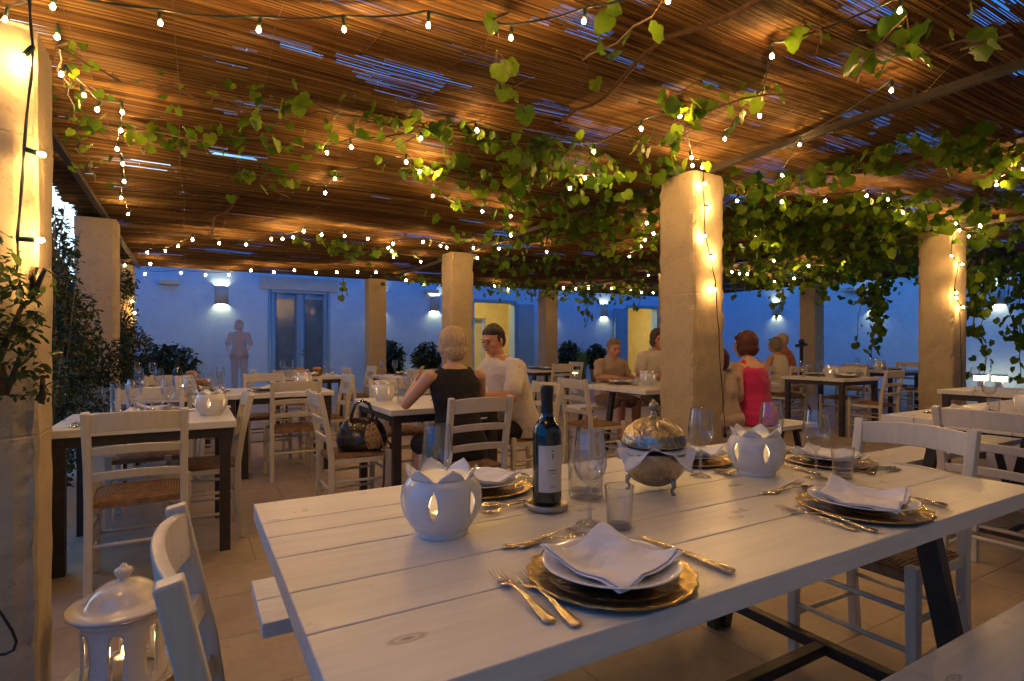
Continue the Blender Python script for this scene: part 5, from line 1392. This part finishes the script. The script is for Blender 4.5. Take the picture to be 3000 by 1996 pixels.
    q = MB(); q.ell(h((0, .0935, -.058)), (.022, .006, .0055), hm, 12, 8); q.obj('mouth', M['lip'], r)
    return r, h
def loc2(x, y, f):   # world xy -> local for facing f
    c, s = math.cos(R(f)), math.sin(R(f))
    def g(u, v, z): dx, dy = u-x, v-y; return (dx*c+dy*s, -dx*s+dy*c, z)
    return g
g_ = loc2(1.5, 3.27, 0)
place('jug', make_jug, -.38, 4.2, .75, R(200), 'clear glass jug at the rear left of the crowded left pillar table', 'jug', 'clear glass jugs')
place('jug', make_jug, .2, 5.7, .75, R(60), 'clear glass jug on the second table of the left row', 'jug', 'clear glass jugs')
place('jug', make_jug, 1.36, 3.95, .75, R(120), 'clear glass jug on the table of the seated couple', 'jug', 'clear glass jugs')
place('bottle', make_bottle, -.1, 5.75, .75, R(20), 'dark wine bottle on the second table of the left row', 'bottle')
place('napkin1', make_napkin(1), -.28, 4.0, .75, R(15), 'loose white napkin behind the tumblers on the crowded left pillar table', 'napkin', 'folded white napkins')
place('napkin2', make_napkin(2), .12, 4.2, .75, R(60), 'loose white napkin behind the lantern on the crowded left pillar table', 'napkin', 'folded white napkins')
place('napkin0', make_napkin(0), .1, 5.95, .75, R(40), 'loose white napkin on the second table of the left row', 'napkin', 'folded white napkins')
wo, hh = person('blond woman in a sleeveless black top seen from behind at the table', 1.5, 3.27, 0, 1.285, .10, 'hair_blond', 'pixie', 'skin2', ('black', 'tank'), 'black',
       arms={-1: [g_(1.22, 3.50, .795), g_(1.36, 3.70, .92), ((.4, .3, .85), (.9, -.3, 0))], 1: [g_(1.78, 3.52, .80), g_(1.62, 3.74, .80), None]}, head=(10, -6), width=1.0, vox=.006, female=True)
q = MB(); p = hh((-.083, -.002, -.046)); q.ell(p, (.005, .005, .012), None, 8, 6); q.obj('earring', M['chrome'], wo)
q = MB(); q.tube([hh((-.082, .0, .004)), hh((-.08, .05, .01)), hh((-.075, .092, .006))], .0022, 6); q.tube([hh((-.03+.022*math.cos(a), .106, .004+.017*math.sin(a))) for a in np.linspace(0, 2*PI, 17)], .0015, 5, False); q.tube([hh((.03+.022*math.cos(a), .106, .004+.017*math.sin(a))) for a in np.linspace(0, 2*PI, 17)], .0015, 5, False); q.obj('spectacles', M['chrome'], wo)
g_ = loc2(2.33, 3.89, 90)
person('dark haired man in a white shirt looking down, seated beside the blond woman', 2.33, 3.89, 90, 1.345, .22, 'hair_black', 'short', 'skin', ('shirt', 'short'), 'black',
       arms={1: [g_(2.02, 4.14, .81), g_(1.82, 4.05, .81), None], -1: [g_(2.05, 3.56, .80), g_(1.80, 3.66, .80), None]}, head=(18, -16), width=1.2, vox=.006)
g_ = loc2(4.53, 3.3, 0)
person('red haired woman in a pink dress seated on the bench, seen from behind', 4.53, 3.3, 0, 1.30, .12, 'hair_red', 'bob', 'skin2', ('pink', 'dress'), 'pink',
       arms={-1: [(-.24, .02, .76), (-.20, .22, .66), None], 1: [(.22, .06, .78), (.16, .28, .72), None]}, head=(22, -8), width=1.02, vox=.008, female=True)
person('small seated child in pale clothes between the tall pillar and the woman in pink', 4.10, 3.30, 0, 1.10, .08, 'hair_red', 'short', 'skin2', ('tan', 'short'), 'tan', width=.8, vox=.009, female=True,
       arms={-1: [(-.2, .02, .7), (-.15, .2, .62), None], 1: [(.2, .02, .7), (.15, .2, .62), None]}, z0=-.0)
person('dark haired bearded man in a pale shirt beside the tall pillar', 5.12, 5.35, 180, 1.40, .14, 'hair_dark', 'bob', 'skin', ('shirt', 'short'), 'brownc', head=(-20, -8), width=1.05, vox=.008,
       arms={-1: [(-.27, .12, .82), (-.12, .38, .80), None], 1: [(.27, .12, .82), (.12, .38, .80), None]})
person('young child in a pale top across the group table from the woman in pink', 4.48, 5.4, 180, 1.24, .10, 'hair_grey', 'short', 'skin', ('tan', 'short'), 'brownc', head=(-10, -10), width=.92, vox=.009,
       arms={-1: [(-.24, .12, .80), (-.12, .36, .80), None], 1: [(.24, .12, .80), (.12, .36, .80), None]})
person('grey haired person in a white tank top seated farther back behind the woman in pink', 7.9, 5.35, 0, 1.30, .10, 'hair_grey', 'pixie', 'skin', ('shirt', 'tank'), 'tan', width=1.0, vox=.010, female=True)
chair(7.9, 5.33, 0, 'white chair under the person in the white tank top')
person('fair haired person in an orange top behind the one in the white tank top', 8.7, 5.75, 20, 1.40, .10, 'hair_blond', 'short', 'skin', ('orange', 'short'), 'tan', width=1.05, vox=.010)
chair(8.7, 5.73, 20, 'white chair under the person in the orange top')
def ghost(name, src, amount):
    m = src.copy(); m.name = name; n = m.node_tree; out = n.nodes['Material Output']; b = n.nodes['Principled BSDF']
    t = n.nodes.new('ShaderNodeBsdfTransparent'); ms = n.nodes.new('ShaderNodeMixShader'); ms.inputs[0].default_value = amount
    n.links.new(t.outputs[0], ms.inputs[1]); n.links.new(b.outputs[0], ms.inputs[2]); n.links.new(ms.outputs[0], out.inputs[0]); return m
M['g_skin'] = ghost('faint_skin', M['skin2'], .3); M['g_cloth'] = ghost('faint_cloth', M['grey'], .2); M['g_hair'] = ghost('faint_hair', M['hair_grey'], .3)
person('faint see-through figure standing before the blue lit wall, left of the double door', .95, 13.9, 160, 1.74, .0, 'g_hair', 'bob', 'g_skin', ('g_cloth', 'short'), 'g_cloth', width=1.0, standing=True, vox=.012, female=True,
       arms={-1: [(-.26, .02, 1.18), (-.15, .15, 1.02), None], 1: [(.26, .02, 1.18), (.18, .16, 1.02), None]})
r = empty('music_stand', (9.25, 5.9, 0)); tag(r, 'thin black stand beside the far pillar and the orange top', 'stand')
b = MB(); b.tube([(0, 0, .3), (0, 0, 1.18)], .03, 10); b.obj('pole', M['steel'], r)
b = MB()
for a in range(3): b.tube([(0, 0, .35), (.3*math.cos(a*2.09), .3*math.sin(a*2.09), .01)], .015, 8)
b.obj('tripod', M['steel'], r); b = MB(); b.bar([(-.14, 0, 1.18), (.14, 0, 1.2)], .05, .05); b.ell((0, 0, 1.24), (.05, .05, .06)); b.obj('head', M['steel'], r)

# ---------------------------------------------------------------- render settings
scene.render.engine = 'CYCLES'; c = scene.cycles
c.use_denoising = True
try: c.denoiser = 'OPENIMAGEDENOISE'; c.denoising_input_passes = 'RGB_ALBEDO_NORMAL'
except Exception: pass
c.max_bounces = 8; c.diffuse_bounces = 4; c.glossy_bounces = 4; c.transmission_bounces = 6; c.transparent_max_bounces = 24
c.caustics_reflective = False; c.caustics_refractive = False; c.sample_clamp_indirect = 3; c.sample_clamp_direct = 0; c.use_light_tree = True
c.use_adaptive_sampling = True; c.adaptive_threshold = .012
v = scene.view_settings; v.view_transform = 'Standard'; v.look = 'None'; v.exposure = .15; v.gamma = 1

import os
if os.environ.get('LABELS'):
    seen = {}
    for o in scene.objects:
        if o.parent is None and 'label' in o:
            n_ = len(o['label'].split())
            if n_ > 16 or n_ < 4: print('LONG', n_, o['label'])
            seen.setdefault(o['label'], []).append(o.name)
    for k, v_ in seen.items():
        if len(v_) > 1: print('DUP', k, v_)
